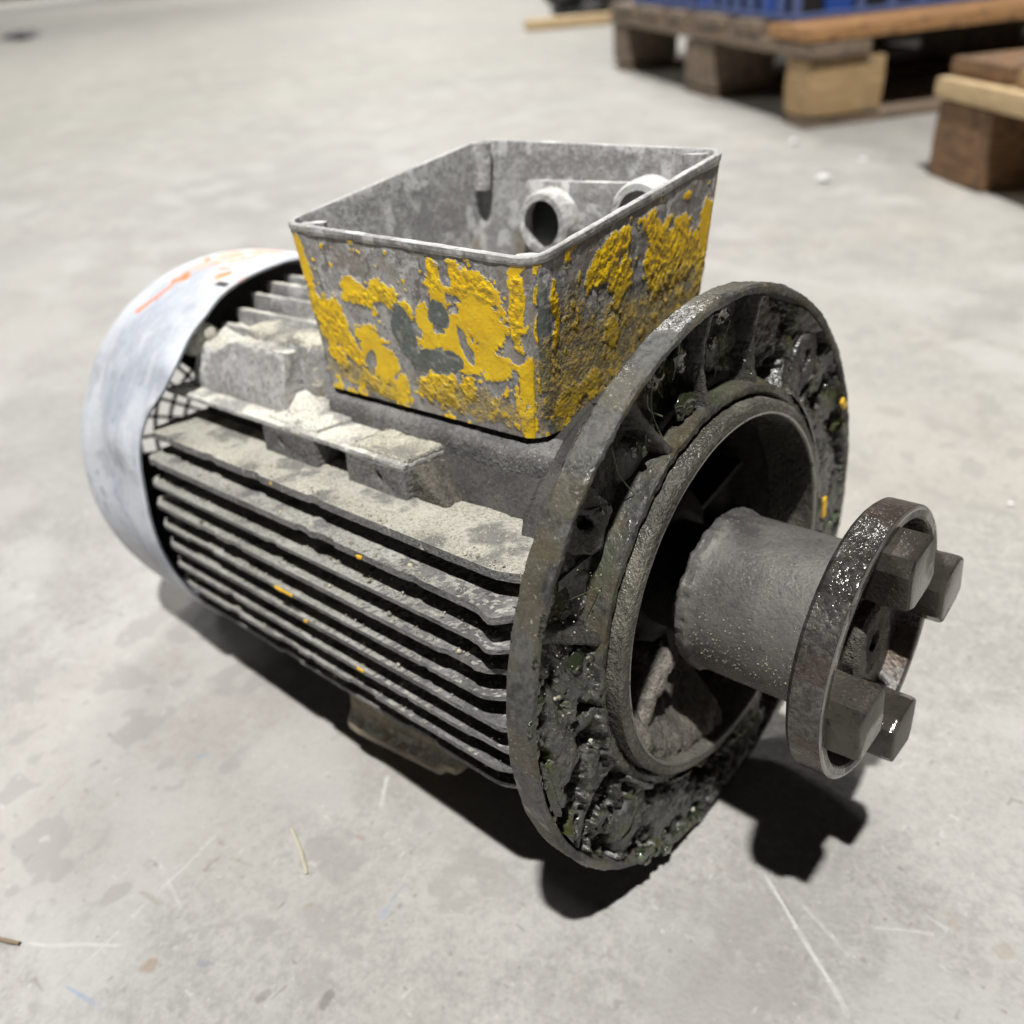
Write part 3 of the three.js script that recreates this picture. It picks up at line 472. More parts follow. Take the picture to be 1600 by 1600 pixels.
// grease: strands stretched in the pockets and wet blobs on the rim
{
  const strands = [];
  const S2 = (a, b, sag, r) => { const p = P(a[0], a[1], a[2]), q = P(b[0], b[1], b[2]), m = p.map((c, i) => (c + q[i]) / 2); m[0] += sag; m[1] -= Math.abs(sag) * 0.8; strands.push(finish(tube([p, m, q], r, 18, 6), (x, y, z) => r * 0.5 * f3(x * 0.5, y * 0.5, z * 0.5, 2), 3)); };
  for (let i = 0; i < 4; i++) { const a = rr(16, 30); S2([rr(93, 97), a + rr(-3, 3), rr(-4, -1)], [rr(70, 86), a + rr(-6, 5), rr(-8, -2)], rr(-2.5, 0.4), rr(0.12, 0.42)); }
  for (let i = 0; i < 2; i++) { const a = rr(-6, 9); S2([rr(90, 97), a, rr(-6, -2)], [rr(70, 82), a + rr(-5, 5), rr(-9, -4)], rr(-2, 0.4), rr(0.12, 0.35)); }
  for (let i = 0; i < 2; i++) { const a = rr(40, 88); S2([rr(90, 97), a, rr(-6, -1)], [rr(70, 84), a + rr(-6, 6), rr(-8, -3)], rr(-1.5, 0.4), rr(0.10, 0.3)); }
  part('grease_strand', merge(strands), M.slimePale, flange);
  const blob = (r, deg, x, s, ss = [1, 1, 1]) => { const g = new THREE.IcosahedronGeometry(s, 4); g.scale(...ss); const [a, b, c] = P(r, deg, x); g.translate(a, b, c); return finish(g, (X, Y, Z) => s * 0.45 * f3(X * 0.9 / s + r, Y * 0.9 / s, Z * 0.9 / s, 3), 3); };
  const dark = [], pale = [];
  for (let i = 0; i < 40; i++) { const d = rnd() < 0.6 ? rr(-100, -45) : rr(-30, 150); dark.push(blob(rr(72, 96), d, rr(-9, -4), rr(1.2, 3.6), [rr(0.3, 0.5), rr(0.8, 1.5), rr(0.8, 1.5)])); }
  for (let i = 0; i < 26; i++) dark.push(blob(rr(95, 99.8), rr(66, 112), rr(-1.5, 0.1), rr(0.5, 1.9), [0.35, 1.4, 0.8]));
  for (let i = 0; i < 26; i++) dark.push(blob(rr(94, 100.2), rr(150, 178), rr(-2, 0.2), rr(0.6, 2.2), [0.6, 1, 1.2]));
  for (let i = 0; i < 12; i++) pale.push(blob(rr(90, 99.8), rr(-98, -66), rr(-3, 0.4), rr(0.7, 1.9), [0.6, 1.2, 1.2]));
  for (let i = 0; i < 9; i++) pale.push(blob(rr(95, 100), rr(150, 176), rr(-1.5, 0.3), rr(0.5, 1.4)));
  part('grease_blob', merge(dark), M.slime, flange); part('grease_blob', merge(pale), M.slimePale, flange, 'cloudy green grease droplets');
  for (let i = 0; i < 620; i++) { const d = rr(60, 190), r = rnd() < 0.45 ? rr(64.5, 67.5) : rr(68, 97); crumbs.push([...P(r, d, (r < 67.6 ? -2.2 : -6 + 5 * lump(r, d * D2))), rr(0.1, 0.28)]); }
  for (let i = 0; i < 14; i++) { const d = rr(70, 180); crumbs.push([...P(rr(64, 96), d, -2.2), rr(0.4, 0.8)]); }
}

// --- shaft, sleeve and jaw coupling
part('shaft', finish(latheX([[19, -40], [19, 0], [5, 0]], 80, 3), rough(0.3, 0.2)), M.bore, motor);
part('shaft_sleeve', finish(latheX([[12, -3], [26.2, -3], [27.6, -1.8], [27.9, 1.5], [27.2, 3.2], [27, 4], [27, 43], [12, 43]], 200, 1), (x, y, z) => 0.07 * f3(x * 0.25, y * 0.25, z * 0.25, 3) + 0.35 * sm(0.3, -0.8, y / 27) * Math.max(0, f3(x * 0.45, y * 0.45, z * 0.45, 3)) + 1.0 * sm(4.5, 1, x) * f3(x * 0.2, y * 0.2, z * 0.2, 4), 0.6), M.steel, motor);
for (let i = 0; i < 900; i++) { const d = 125 + 65 * (rnd() + rnd() - 1), r = 27; crumbs.push([...P(r, d, rr(3, 42)), rr(0.08, 0.26)]); }
for (let i = 0; i < 70; i++) crumbs.push([...P(rr(25, 26.9), rr(-60, 170), rr(-1.5, 3)), rr(0.1, 0.4)]);
{
  const ring = part('coupling_ring', finish(latheX([[26, 42.6], [41.6, 42.6], [43, 44], [43, 52.7], [42.3, 53.4], [39.6, 53.4], [38.9, 52.8], [38.2, 46.4], [12, 46.4]], 260, 0.9), (x, y, z) => 0.09 * f3(x * 0.2, y * 0.12, z * 0.12, 4) + 0.04 * f3(x, y, z, 2), 0.5), M.oily, motor);
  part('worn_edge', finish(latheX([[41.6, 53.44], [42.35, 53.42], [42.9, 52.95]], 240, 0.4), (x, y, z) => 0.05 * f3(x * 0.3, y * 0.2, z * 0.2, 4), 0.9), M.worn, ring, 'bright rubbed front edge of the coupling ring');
  for (const deg of [13, 103, 187, -74]) {
    // jaw: a hexagonal stub, standing out of the cup
    const sh = new THREE.Shape([[-7.8, 25], [-7.6, 35], [-5.4, 38.2], [5.4, 38.2], [7.6, 35], [7.8, 25], [5, 23.4], [-5, 23.4]].map((q) => new THREE.Vector2(...q)));
    const g = new THREE.ExtrudeGeometry(sh, { depth: 14.5, bevelEnabled: true, bevelSize: 1.5, bevelThickness: 1.8, bevelSegments: 3, steps: 8 }); g.translate(0, 0, 46.3);
    // shape (x: tangential, y: radial, z: shaft) -> (x: shaft, y: radial, z: tangential)
    g.applyMatrix4(new THREE.Matrix4().set(0, 0, 1, 0, 0, 1, 0, 0, -1, 0, 0, 0, 0, 0, 0, 1)); g.rotateX(deg * D2);
    const big = noNorm(g); let t = big; // split long triangles for the surface wear
    part('jaw', finish(t, (x, y, z) => 0.42 * f3(x * 0.11, y * 0.11, z * 0.11, 4), 0.45), M.jaw, ring);
  }
  part('washer', finish(latheX([[0, 48.6], [3.4, 48.6], [3.6, 50.6], [11.5, 50.8], [13, 49.6], [13, 46]], 90, 1), rough(0.5, 0.25), 0.8), M.mud, ring);
  for (let i = 0; i < 40; i++) crumbs.push([...P(rr(22, 37), 187 + rr(-14, 14), rr(52, 62)), rr(0.1, 0.3)]);
}

// --- fan cowl
{
  const dents = [[85, -258, 12, 22, -5.2], [62, -276, 13, 18, -4.0], [74, -245, 6, 14, 2.2], [40, -225, 9, 10, -1.2], [110, -260, 14, 20, -1.6], [57, -228, 5, 18, -1.6]];
  const bend = (th, r, x) => {
    let deg = th / D2; if (deg > 180) deg -= 360; let d = 0;
    for (const [a, X, sa, sx, k] of dents) d += k * Math.exp(-(((deg - a) / sa) ** 2) - ((x - X) / sx) ** 2);
    d += 0.35 * n3(Math.cos(th) * 3, Math.sin(th) * 3, x * 0.04);
    const ear = Math.exp(-(((deg - 33) / 5) ** 2)) * 2 + Math.exp(-(((deg - 50) / 9) ** 2)) * 6 - Math.exp(-(((deg - 72) / 10) ** 2)) * 3;   // wavy front edge by the screw ear
    const k = sm(-250, -222, x); return [r > 60 ? r + d : r, x + ear * k];
  };
  const prof = [[92.4, -222], [93, -222.6], [93.2, -250], [92.9, -274]]; for (let i = 0; i <= 8; i++) { const a = i / 8 * Math.PI / 2; prof.push([66 + 26.4 * Math.cos(a), -276 - 32 * Math.sin(a)]); }
  prof.push([65, -308], [65, -307]); for (let i = 8; i >= 0; i--) { const a = i / 8 * Math.PI / 2; prof.push([66 + 25.2 * Math.cos(a), -276 - 30.8 * Math.sin(a)]); } prof.push([91.5, -250], [91.6, -222]);
  const g = lift(latheX(prof, 300, 2, false, bend));
  let f = finish(g, null, 0.7, false);
  const p = f.attributes.position, uv = new Float32Array(p.count * 2);
  for (let i = 0; i < p.count; i += 3) { const a0 = Math.atan2(p.getZ(i), p.getY(i)); for (let j = 0; j < 3; j++) { let a = Math.atan2(p.getZ(i + j), p.getY(i + j)); if (a - a0 > 3) a -= 2 * Math.PI; if (a0 - a > 3) a += 2 * Math.PI; const r = Math.hypot(p.getY(i + j), p.getZ(i + j)); uv[2 * (i + j)] = a / Math.PI / 2 + 0.5; uv[2 * (i + j) + 1] = (p.getX(i + j) + 310) / 100 - (r < 88 ? 0.12 * (88 - r) / 10 : 0); } }
  f.setAttribute('uv', new THREE.BufferAttribute(uv, 2));
  // orange crayon strokes (degrees, x mm), on pale grey paint
  const st = [[37, -269.5, 35.2, -268, 0.9], [34.4, -267, 32.4, -265.6, 1.0], [31.6, -265, 29.2, -264, 1.0], [28.4, -264, 26.4, -263.4, 0.9], [23.6, -265, 21.6, -261, 1.7], [22.2, -260, 20, -264.5, 1.3], [18.4, -240, 17.2, -236.5, 1.6], [19.4, -239, 16.4, -238, 1.2], [15.2, -246, 14, -243.5, 1.1], [13, -258, 12, -255, 0.9], [10, -272, 11.5, -268, 1.1], [4, -262, -2, -257, 1.3], [1, -250, -4, -246, 1.9], [8, -262, 5, -254, 1.0], [-4, -262, -9, -255, 1.8], [10, -250, 4, -245, 1.1], [6, -270, 0, -268, 1.0]];
  const m = maps(1536, 384, (u, v) => {
    const deg = (u - 0.5) * 360, x = v * 100 - 310, a = fb(u * 24, v * 4, 24, 5, 401), g2 = fb(u * 240, v * 40, 240, 3, 411), b = fb(u * 40, v * 9, 40, 4, 421), sc = fb(u * 60 + v * 9, v * 60, 4096, 3, 431);
    let c = mix3([0.39, 0.42, 0.49], [0.57, 0.60, 0.65], sm(0.3, 0.65, a)); c = mix3(c, [0.34, 0.36, 0.41], 0.45 * sm(0.57, 0.7, b)); c = mix3(c, [0.66, 0.67, 0.70], 0.35 * sm(0.6, 0.7, sc));
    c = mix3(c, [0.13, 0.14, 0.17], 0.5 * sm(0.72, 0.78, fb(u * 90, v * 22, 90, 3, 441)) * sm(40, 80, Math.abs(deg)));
    c = mix3(c, [0.36, 0.29, 0.18], 0.35 * sm(0.55, 0.75, fb(u * 30, v * 6, 30, 4, 451)) * sm(95, 125, deg));
    let o = 0; for (const [d0, x0, d1, x1, w] of st) { const ax = d0 * 1.62, bx = d1 * 1.62, px = deg * 1.62, dx = bx - ax, dy = x1 - x0, t = clamp(((px - ax) * dx + (x - x0) * dy) / (dx * dx + dy * dy)); o = Math.max(o, sm(1.15, 0.6, Math.hypot(px - ax - t * dx, x - x0 - t * dy) / (1.6 * w) + 1.0 * (g2 - 0.5))); }
    c = mix3(c, [0.80, 0.18, 0.02], 0.95 * o);
    c = mix3(c, [0.80, 0.40, 0.24], 0.5 * sm(0.50, 0.60, fb(u * 70, v * 12, 70, 3, 461)) * sm(26, 12, Math.abs(deg - 2)) * sm(-278, -265, x));
    return [...c, 0.4 * a + 0.4 * g2 + 0.2 * sc, 0.42 + 0.25 * b];
  });
  const cowl = part('fan_cowl', f, mat('scuffed pale grey paint', m, { bumpScale: 0.0006 }), motor);
  { const q = P(92.9, 22, -229); part('slot', finish(block(-4.5, 4.5, -0.5, 0.5, -1.6, 1.6, 0.5, 2).rotateX(22 * D2).translate(...q), null), M.black, cowl); }  // raised black block paints the dark of an open slot
  const gr = []; for (const r of [30, 38, 46, 55, 65]) gr.push(finish(new THREE.TorusGeometry(r, 1.1, 6, 72).rotateY(Math.PI / 2).translate(-303, 0, 0), null)); part('grille_ring', merge(gr), M.black, cowl);
  for (let k = 0; k < 30; k++) part('grille_bar', finish(block(-304, -302, 20, 67, -0.9, 0.9, 0.4, 20).rotateX(k * 12 * D2), null), M.black, cowl);
  const fan = part('fan', finish(latheX([[10, -276], [32, -276], [34, -272], [34, -244], [10, -244]], 60, 6), null), M.black, cowl);
  for (let k = 0; k < 8; k++) { const a0 = (78 + k * 40.8) * D2, a1 = a0 + 40.2 * D2, s = new THREE.Shape(); s.absarc(0, 0, 88, a0, a1, false); s.absarc(0, 0, 33, a1, a0, true); const g = new THREE.ExtrudeGeometry(s, { depth: 3, bevelEnabled: false, curveSegments: 12 }); g.applyMatrix4(new THREE.Matrix4().set(0, 0, 1, -252, 1, 0, 0, 0, 0, 1, 0, 0, 0, 0, 0, 1)); const q = finish(g, null); q.translate(BASE.x * 0, 0, 0); const o = part('fan_shade_blade', q, M.black, cowl); }  // broad black blades shaped to darken the cowl inside, one sector left open
  const ear = P(81, 37, 0); part('screw_lug', finish(latheX([[0, -223], [6, -223.5], [7.5, -226], [8, -236]], 40, 2).translate(0, ear[1] - 0, ear[2]), rough(0.3, 0.3)), M.dustWhite, cowl);
  part('screw', finish(latheX([[0, -220.4], [2.4, -220.8], [3.2, -222], [3.2, -224]], 30, 1).translate(0, ear[1] + 4, ear[2]), null), M.dustWhite, cowl);
}

// --- terminal box: open tapered box with flaked yellow paint
const BX = { x0: -153.4, x1: -37, z0: -51.9, z1: 50.7, yt: 114.4, yb: 57.4, tp: 5.8, sl: 22.35, tx: -2.3 };
// paint patches: [u, v, half width mm, half height mm, turn deg, kind]; u along the wall from its left end, v up; kinds: y smooth, l lumpy, p primer, b bare, g dirt film
const WL = [
  [0.82, 0.62, 11, 10, -35, 'y'], [0.72, 0.54, 10, 7, -40, 'y'], [0.86, 0.40, 11, 4.5, 0, 'y'], [0.76, 0.36, 8, 3.2, 5, 'y'], [0.945, 0.73, 2.6, 15, 0, 'l'], [0.945, 0.94, 3, 3, 0, 'y'], [0.967, 0.30, 3.0, 9, -6, 'y'], [0.985, 0.10, 4, 7, -8, 'y'], [0.94, 0.18, 1.6, 4, 25, 'y'],
  [0.38, 0.65, 14, 5, 4, 'l'], [0.29, 0.69, 7, 3, 0, 'y'], [0.5, 0.62, 7, 3, -10, 'l'], [0.13, 0.47, 9, 8, -30, 'l'], [0.07, 0.54, 3.5, 8, 0, 'l'], [0.06, 0.8, 2.2, 10, 4, 'y'], [0.03, 0.88, 3.0, 4, 0, 'y'], [0.31, 0.37, 7, 7, -40, 'y'], [0.37, 0.24, 7, 7, -40, 'y'], [0.43, 0.10, 6, 5.5, -30, 'y'], [0.2, 0.30, 9, 5, -30, 'l'], [0.12, 0.22, 6, 4, -30, 'l'],
  [0.73, 0.85, 9, 6, -30, 'l'], [0.65, 0.84, 3.2, 7, 12, 'l'], [0.83, 0.80, 6, 4, -40, 'l'], [0.66, 0.71, 3, 6, 10, 'y'], [0.59, 0.58, 4, 5, 0, 'y'], [0.62, 0.47, 10, 3, 8, 'y'], [0.68, 0.42, 6, 3, -30, 'y'], [0.57, 0.2, 4, 7, -10, 'l'], [0.64, 0.2, 6, 6, 0, 'l'], [0.74, 0.22, 4, 4, 0, 'l'], [0.3, 0.1, 9, 3, -20, 'l'],
  [0.487, 0.47, 6, 11, 8, 'p'], [0.65, 0.625, 5, 5, 0, 'p'], [0.62, 0.34, 9, 4.5, -6, 'p'], [0.68, 0.36, 6, 4, 0, 'p'], [0.54, 0.30, 5, 4, 0, 'p'], [0.69, 0.88, 2.8, 5, 20, 'b'], [0.937, 0.465, 3.6, 2.2, -10, 'b'], [0.41, 0.6, 4, 3, 0, 'b'], [0.30, 0.24, 3, 5, -20, 'b'], [0.75, 0.47, 2, 8, 25, 'b'],
  [0.75, 0.14, 30, 6, 0, 'g'], [0.25, 0.12, 26, 5, -8, 'g'],
];
const WR = [
  [0.045, 0.55, 3.2, 24, 2, 'p'], [0.085, 0.20, 3.2, 5, 0, 'p'], [0.10, 0.03, 4.5, 4, 0, 'p'], [0.02, 0.62, 2.0, 6, 0, 'l'], [0.02, 0.8, 2, 4, 0, 'l'], [0.09, 0.74, 2.4, 5, 0, 'l'], [0.10, 0.58, 2.2, 5, 0, 'l'], [0.035, 0.32, 2.2, 5, 0, 'l'], [0.17, 0.13, 6, 6, -30, 'y'], [0.10, 0.13, 3, 4, 0, 'y'],
  [0.33, 0.79, 10, 4.5, 22, 'l'], [0.40, 0.83, 6, 6, 0, 'l'], [0.43, 0.68, 7, 6, 0, 'l'], [0.44, 0.60, 6, 4, 0, 'y'], [0.57, 0.84, 3.6, 5, 10, 'l'], [0.62, 0.70, 9, 8, 30, 'l'], [0.73, 0.68, 11, 8, 10, 'l'], [0.68, 0.57, 12, 5, 0, 'l'], [0.84, 0.60, 10, 6, 0, 'l'], [0.92, 0.70, 5, 10, 20, 'y'], [0.94, 0.52, 6, 5, 0, 'l'], [0.98, 0.75, 2, 13, 0, 'y'], [0.40, 0.42, 5, 4, -20, 'y'], [0.28, 0.18, 6, 4, 0, 'y'],
  [0.24, 0.52, 4, 9, 0, 'b'], [0.48, 0.54, 5, 3.5, 0, 'b'], [0.53, 0.77, 3, 4, 0, 'b'],
  [0.35, 0.26, 46, 20, 0, 'g'], [0.6, 0.38, 44, 14, 12, 'g'], [0.8, 0.42, 26, 12, 8, 'g'], [0.18, 0.55, 8, 14, 0, 'g'],
];
for (const b of [...WL, ...WR]) b.push(Math.cos(b[4] * D2), Math.sin(b[4] * D2), (2 * Math.max(b[2], b[3])) ** 2);
function paintAt(side, u, v) {
  const X = u * 110, Y = v * 57, list = side ? WR : WL, o = side * 37;
  const wx = 3.2 * (fb(X / 9 + o, Y / 9, 4096, 3, 501) - 0.5), wy = 3.2 * (fb(X / 9 + o, Y / 9, 4096, 3, 511) - 0.5);
  const nz = fb(X / 5 + o, Y / 5, 4096, 5, 521, 0.6) - 0.5, hi = fb(X / 1.3 + o, Y / 1.3, 4096, 3, 531, 0.7) - 0.5;
  const f = { y: -1, l: -1, p: -1, b: -1, g: -1 };
  for (const [bu, bv, rx, ry, a, k, c, s, R2] of list) {
    const dx = X + wx - bu * 110, dy = Y + wy - bv * 57; if (dx * dx + dy * dy > R2) continue; const e = (dx * c + dy * s) / rx, h = (-dx * s + dy * c) / ry, q = 1 - Math.sqrt(e * e + h * h);
    if (q > f[k]) f[k] = q;
  }
  const yel = Math.max(f.y + 1.35 * nz + 0.45 * hi, f.l * 0.95 + 1.5 * nz + 0.45 * hi), stray = fb(X / 3.2 + o, Y / 3.2, 4096, 3, 551) - 0.73 + (v < 0.45 ? 0.07 : -0.03) + (v > 0.9 && u < 0.5 ? 0.06 : 0);
  let y = Math.max(yel, stray * 4);
  const bare = Math.max(f.b + 0.9 * nz, f.p + 0.5 * nz); if (bare > 0.05) y = Math.min(y, 0.05 - bare);
  const lum = f.l > f.y ? sm(-0.1, 0.3, f.l) : 0;
  const film = sm(-0.15, 0.45, f.g + 1.1 * nz + 0.6 * hi);
  return { y, lum, p: f.p + 0.6 * nz, film, nz, hi };
}
const paintH = (q, X, Y) => { const on = sm(0, 0.06, q.y); return 0.14 * q.nz + 0.09 * q.hi + on * (0.2 + q.lum * 0.5 * Math.max(0, 1.5 * q.hi + 0.5 * q.nz + 0.2)) + 0.12 * sm(0, 0.1, q.p) * (1 - on) + on * 0.3 * sm(0.12, 0.01, q.y); };
{
  const m = maps(1920, 768, (uu, v) => {
    const side = uu < 0.5 ? 0 : 1, u = (uu * 2) % 1, q = paintAt(side, u, v), X = u * 110 + side * 200, Y = v * 57;
    const a = fb(X / 14, Y / 14, 4096, 4, 601), g = fb(X / 0.9, Y / 0.9, 4096, 3, 611, 0.75), w = fb(X / 3.0, Y / 2.0, 4096, 4, 621);
    let c = mix3([0.20, 0.19, 0.185], [0.40, 0.39, 0.385], sm(0.3, 0.7, 0.5 * a + 0.5 * g));
    c = mix3(c, [0.62, 0.61, 0.60], 0.65 * sm(0.55, 0.68, w) * sm(0.3, 0.75, v)); c = mix3(c, [0.10, 0.09, 0.085], 0.6 * sm(0.6, 0.72, fb(X / 2.2, Y / 3.4, 4096, 3, 631)));
    c = mix3(c, [0.25, 0.215, 0.175], 0.55 * sm(0.45, 0.65, fb(X / 10, Y / 6, 4096, 4, 641)));
    let r = 0.62 + 0.25 * g;
    const pr = sm(0, 0.08, q.p); c = mix3(c, mix3(mix3([0.075, 0.095, 0.085], [0.15, 0.165, 0.15], g), [0.27, 0.26, 0.24], 0.8 * sm(0.55, 0.7, w)), 0.9 * pr);
    const on = sm(0, 0.035, q.y), yc = mix3([0.82, 0.50, 0.004], [0.92, 0.62, 0.010], sm(0.3, 0.7, 0.5 * a + 0.5 * w));
    c = mix3(c, [0.75, 0.72, 0.6], 0.35 * sm(-0.10, -0.01, q.y) * (1 - on) * (g > 0.5 ? 1 : 0.3));
    c = mix3(c, yc, on); r = mix(r, 0.42 + 0.15 * g, on);
    c = mix3(c, [0.24, 0.16, 0.03], 0.5 * on * q.lum * sm(0.02, -0.14, q.hi));
    const dirt = mix3([0.22, 0.165, 0.06], [0.46, 0.34, 0.10], sm(0.3, 0.7, g)); const fk = q.film * (0.55 + 0.45 * sm(0.42, 0.58, g)); c = mix3(c, mix3(dirt, yc, 0.5 * sm(0.46, 0.62, w)), fk * 0.9); r = mix(r, 0.95, fk);
    c = mix3(c, [0.16, 0.15, 0.14], 0.6 * sm(0.93, 0.96, v + 0.04 * q.nz));
    return [...c, clamp(0.15 + 0.5 * paintH(q, X, Y) + 0.10 * g + 0.16 * q.film * g), r];
  }, THREE.ClampToEdgeWrapping);
  M.boxPaint = mat('flaked yellow paint on cast metal', m, { bumpScale: 0.0011 });
  // wall sheet: t runs round the box; v up; off pushes inward
  const R = 7;
  const corner = [[BX.x0, BX.z1], [BX.x1, BX.z1], [BX.x1, BX.z0], [BX.x0, BX.z0]], xm = (BX.x0 + BX.x1) / 2, zm = (BX.z0 + BX.z1) / 2, hx = (BX.x1 - BX.x0) / 2, hz = (BX.z1 - BX.z0) / 2;
  function wallPoint(t, v, off) {                    // t in 0..4
    const s = Math.floor(t) % 4, q = t - Math.floor(t), a = corner[s], b = corner[(s + 1) % 4]; let x = mix(a[0], b[0], q), z = mix(a[1], b[1], q);
    const r = Math.max(1, R - off); let X = clamp(x - xm, -hx + R, hx - R), Z = clamp(z - zm, -hz + R, hz - R), dx = x - xm - X, dz = z - zm - Z, L = Math.hypot(dx, dz) || 1;
    x = xm + X + dx / L * r; z = zm + Z + dz / L * r;
    const top = BX.yt + BX.tx * (2 * (x - BX.x0) / (BX.x1 - BX.x0) - 1) + BX.sl * (BX.z1 - z) / (BX.z1 - BX.z0), k = 1 - v;
    return { p: [xm + (x - xm) * (1 - BX.tp / hx * k), mix(BX.yb, top, v), zm + (z - zm) * (1 - BX.tp / hz * k)], n: [dx / L, 0, dz / L] };
  }
  const sheet = (rows, per, f) => { // rows: [v, off] list
    const pos = [], uv = [], idx = [], nT = per * 4;
    for (let j = 0; j < rows.length; j++) for (let i = 0; i <= nT; i++) { const t = i / per, [v, off] = rows[j], w = wallPoint(t === 4 ? 0 : t, Math.min(v, 1), Math.max(off, 0)), s = Math.floor(Math.min(t, 3.9999)), u = t - s, h = f ? f(s, u, v) : 0; const o = h + Math.max(-off, 0); pos.push(w.p[0] + w.n[0] * o, w.p[1] + Math.max(0, v - 1) * 60, w.p[2] + w.n[2] * o); const ed = (x) => clamp(x, 0.002, 0.998); uv.push((s % 2 + ed(u)) / 2, v); }
    for (let j = 0; j < rows.length - 1; j++) for (let i = 0; i < nT; i++) { const a = j * (nT + 1) + i, b = a + nT + 1; idx.push(a, a + 1, b, a + 1, b + 1, b); }
    const g = new THREE.BufferGeometry(); g.setAttribute('position', new THREE.Float32BufferAttribute(pos, 3)); g.setAttribute('uv', new THREE.Float32BufferAttribute(uv, 2)); g.setIndex(idx); g.computeVertexNormals(); return g.toNonIndexed();
  };
  const rowsOut = []; for (let j = 0; j <= 84; j++) rowsOut.push([j / 84 * 0.965, 0]);
  const box = part('terminal_box', sheet(rowsOut, 170, (s, u, v) => { if (s > 1) return 0; const q = paintAt(s, u, v); return paintH(q) * sm(0, 0.01, u) * sm(1, 0.99, u) + 0.25 * f3(u * 9 + s * 5, v * 5, 3, 3); }), M.boxPaint, motor);
  const rim = []; for (const q of [[0.955, 0.2], [0.966, -0.3], [0.972, -0.5], [0.985, -0.5], [1.0, -0.45], [1.004, -0.2], [1.005, 0.2], [1.005, 0.8], [1.005, 1.3], [1.002, 1.7], [0.99, 1.9], [0.93, 2.0], [0.85, 2.2], [0.75, 2.5], [0.62, 2.8], [0.5, 3.1], [0.38, 3.4], [0.25, 4], [0.15, 4.1], [0.06, 4.2]]) rim.push(q);
  const rg = finish(sheet(rim, 110), (x, y, z) => 0.2 * f3(x * 0.12, y * 0.12, z * 0.12, 4), 0.6);
  part('box_rim', rg, M.aluMid, box);
  part2('box_floor', dusted(finish(block(BX.x0 + 8, BX.x1 - 8, 56.6, 60, BX.z0 + 8, BX.z1 - 8, 1, 2.5), (x, y, z) => 0.9 * f3(x * 0.1, y * 0.1, z * 0.1, 4), 0.8), 0.2), [M.alu, M.dustWhite], box);
  // screw bosses in the corners, two threaded cable entries in the far wall and the raised band above them
  for (const [t, v] of [[0, 0], [1, 0], [2, 0], [3, 0]]) { const w = wallPoint(t + 0.0001, 1, 0).p, dx = Math.sign(xm - w[0]) * 6, dz = Math.sign(zm - w[2]) * 6; const g = new THREE.CylinderGeometry(4.4, 3.4, 18, 28, 8); g.translate(w[0] + dx, w[1] - 9.6, w[2] + dz); part('screw_boss', finish(g, rough(0.25, 0.3), 0.6), M.aluPale, box); }
  for (const [x, y] of [[-109, 108.5], [-64, 113]]) {
    const g = latheX([[8.8, 0], [11.2, 0], [12.2, 1], [12.6, 3], [13.6, 9], [11, 9], [9.6, 1.2]], 90, 1, true).rotateY(Math.PI / 2);
    g.translate(x, y, -38); const q = g; q.translate(0, 0, 0);
    const e = part('cable_entry', finish(q, (a, b, c) => 0.25 * f3(a * 0.3, b * 0.3, c * 0.3, 3) , 0.6), M.aluPale, box);
    const hole = new THREE.CylinderGeometry(9.9, 9.9, 0.8, 40).rotateX(Math.PI / 2).translate(x, y, -44.5); if (x < -80) part('bore_shade', finish(hole, null), M.black, e); else part('plug', finish(hole.translate(0, 0, 3), rough(0.3, 0.2)), M.aluPale, e);  // first entry: black disc paints the shade inside it
  }
  part('raised_band', finish(block(-124, -48, 92, 124, -50, -45.3, 1.6, 3), rough(0.3, 0.12), 0.7), M.aluPale, box);
  part('terminal_tab', finish(block(-140, -128, 96, 98.2, 36, 47.5, 0.8, 2), rough(0.3, 0.3)), M.dustWhite, box);
}
// flecks of yellow paint left on fin edges and on the flange
for (const [x, y, z, l, ry, rz] of [[-139, 31.2, 81.5, 4.5, 0, 0], [-131, -7.9, 88.2, 11, 0, 0], [-83, 21.4, 87.2, 3, 0, 0.1], [-93, -27.4, 85.6, 3.4, 0, 0], [-121, -17.6, 87, 1.8, 0, 0], [-20, -16, 86, 2.2, 0, 0.4]]) part('paint_fleck', finish(block(-l / 2, l / 2, -0.7, 0.7, -0.3, 0.3, 0.3, 0.8).rotateZ(rz).translate(x, y + 0.5, z - 0.25), rough(0.3, 0.6), 2), M.yellow, motor);
for (const [r, d, l, a] of [[76, -88, 9.5, 82], [93, -62, 6, 40]]) { const q = P(r, d, 1.3); part('paint_fleck', finish(block(-0.6, 0.6, -l / 2, l / 2, -1.5, 1.5, 0.6, 0.8).rotateX((90 - a) * D2).translate(...q), rough(0.25, 0.6), 2), M.yellow, motor); }
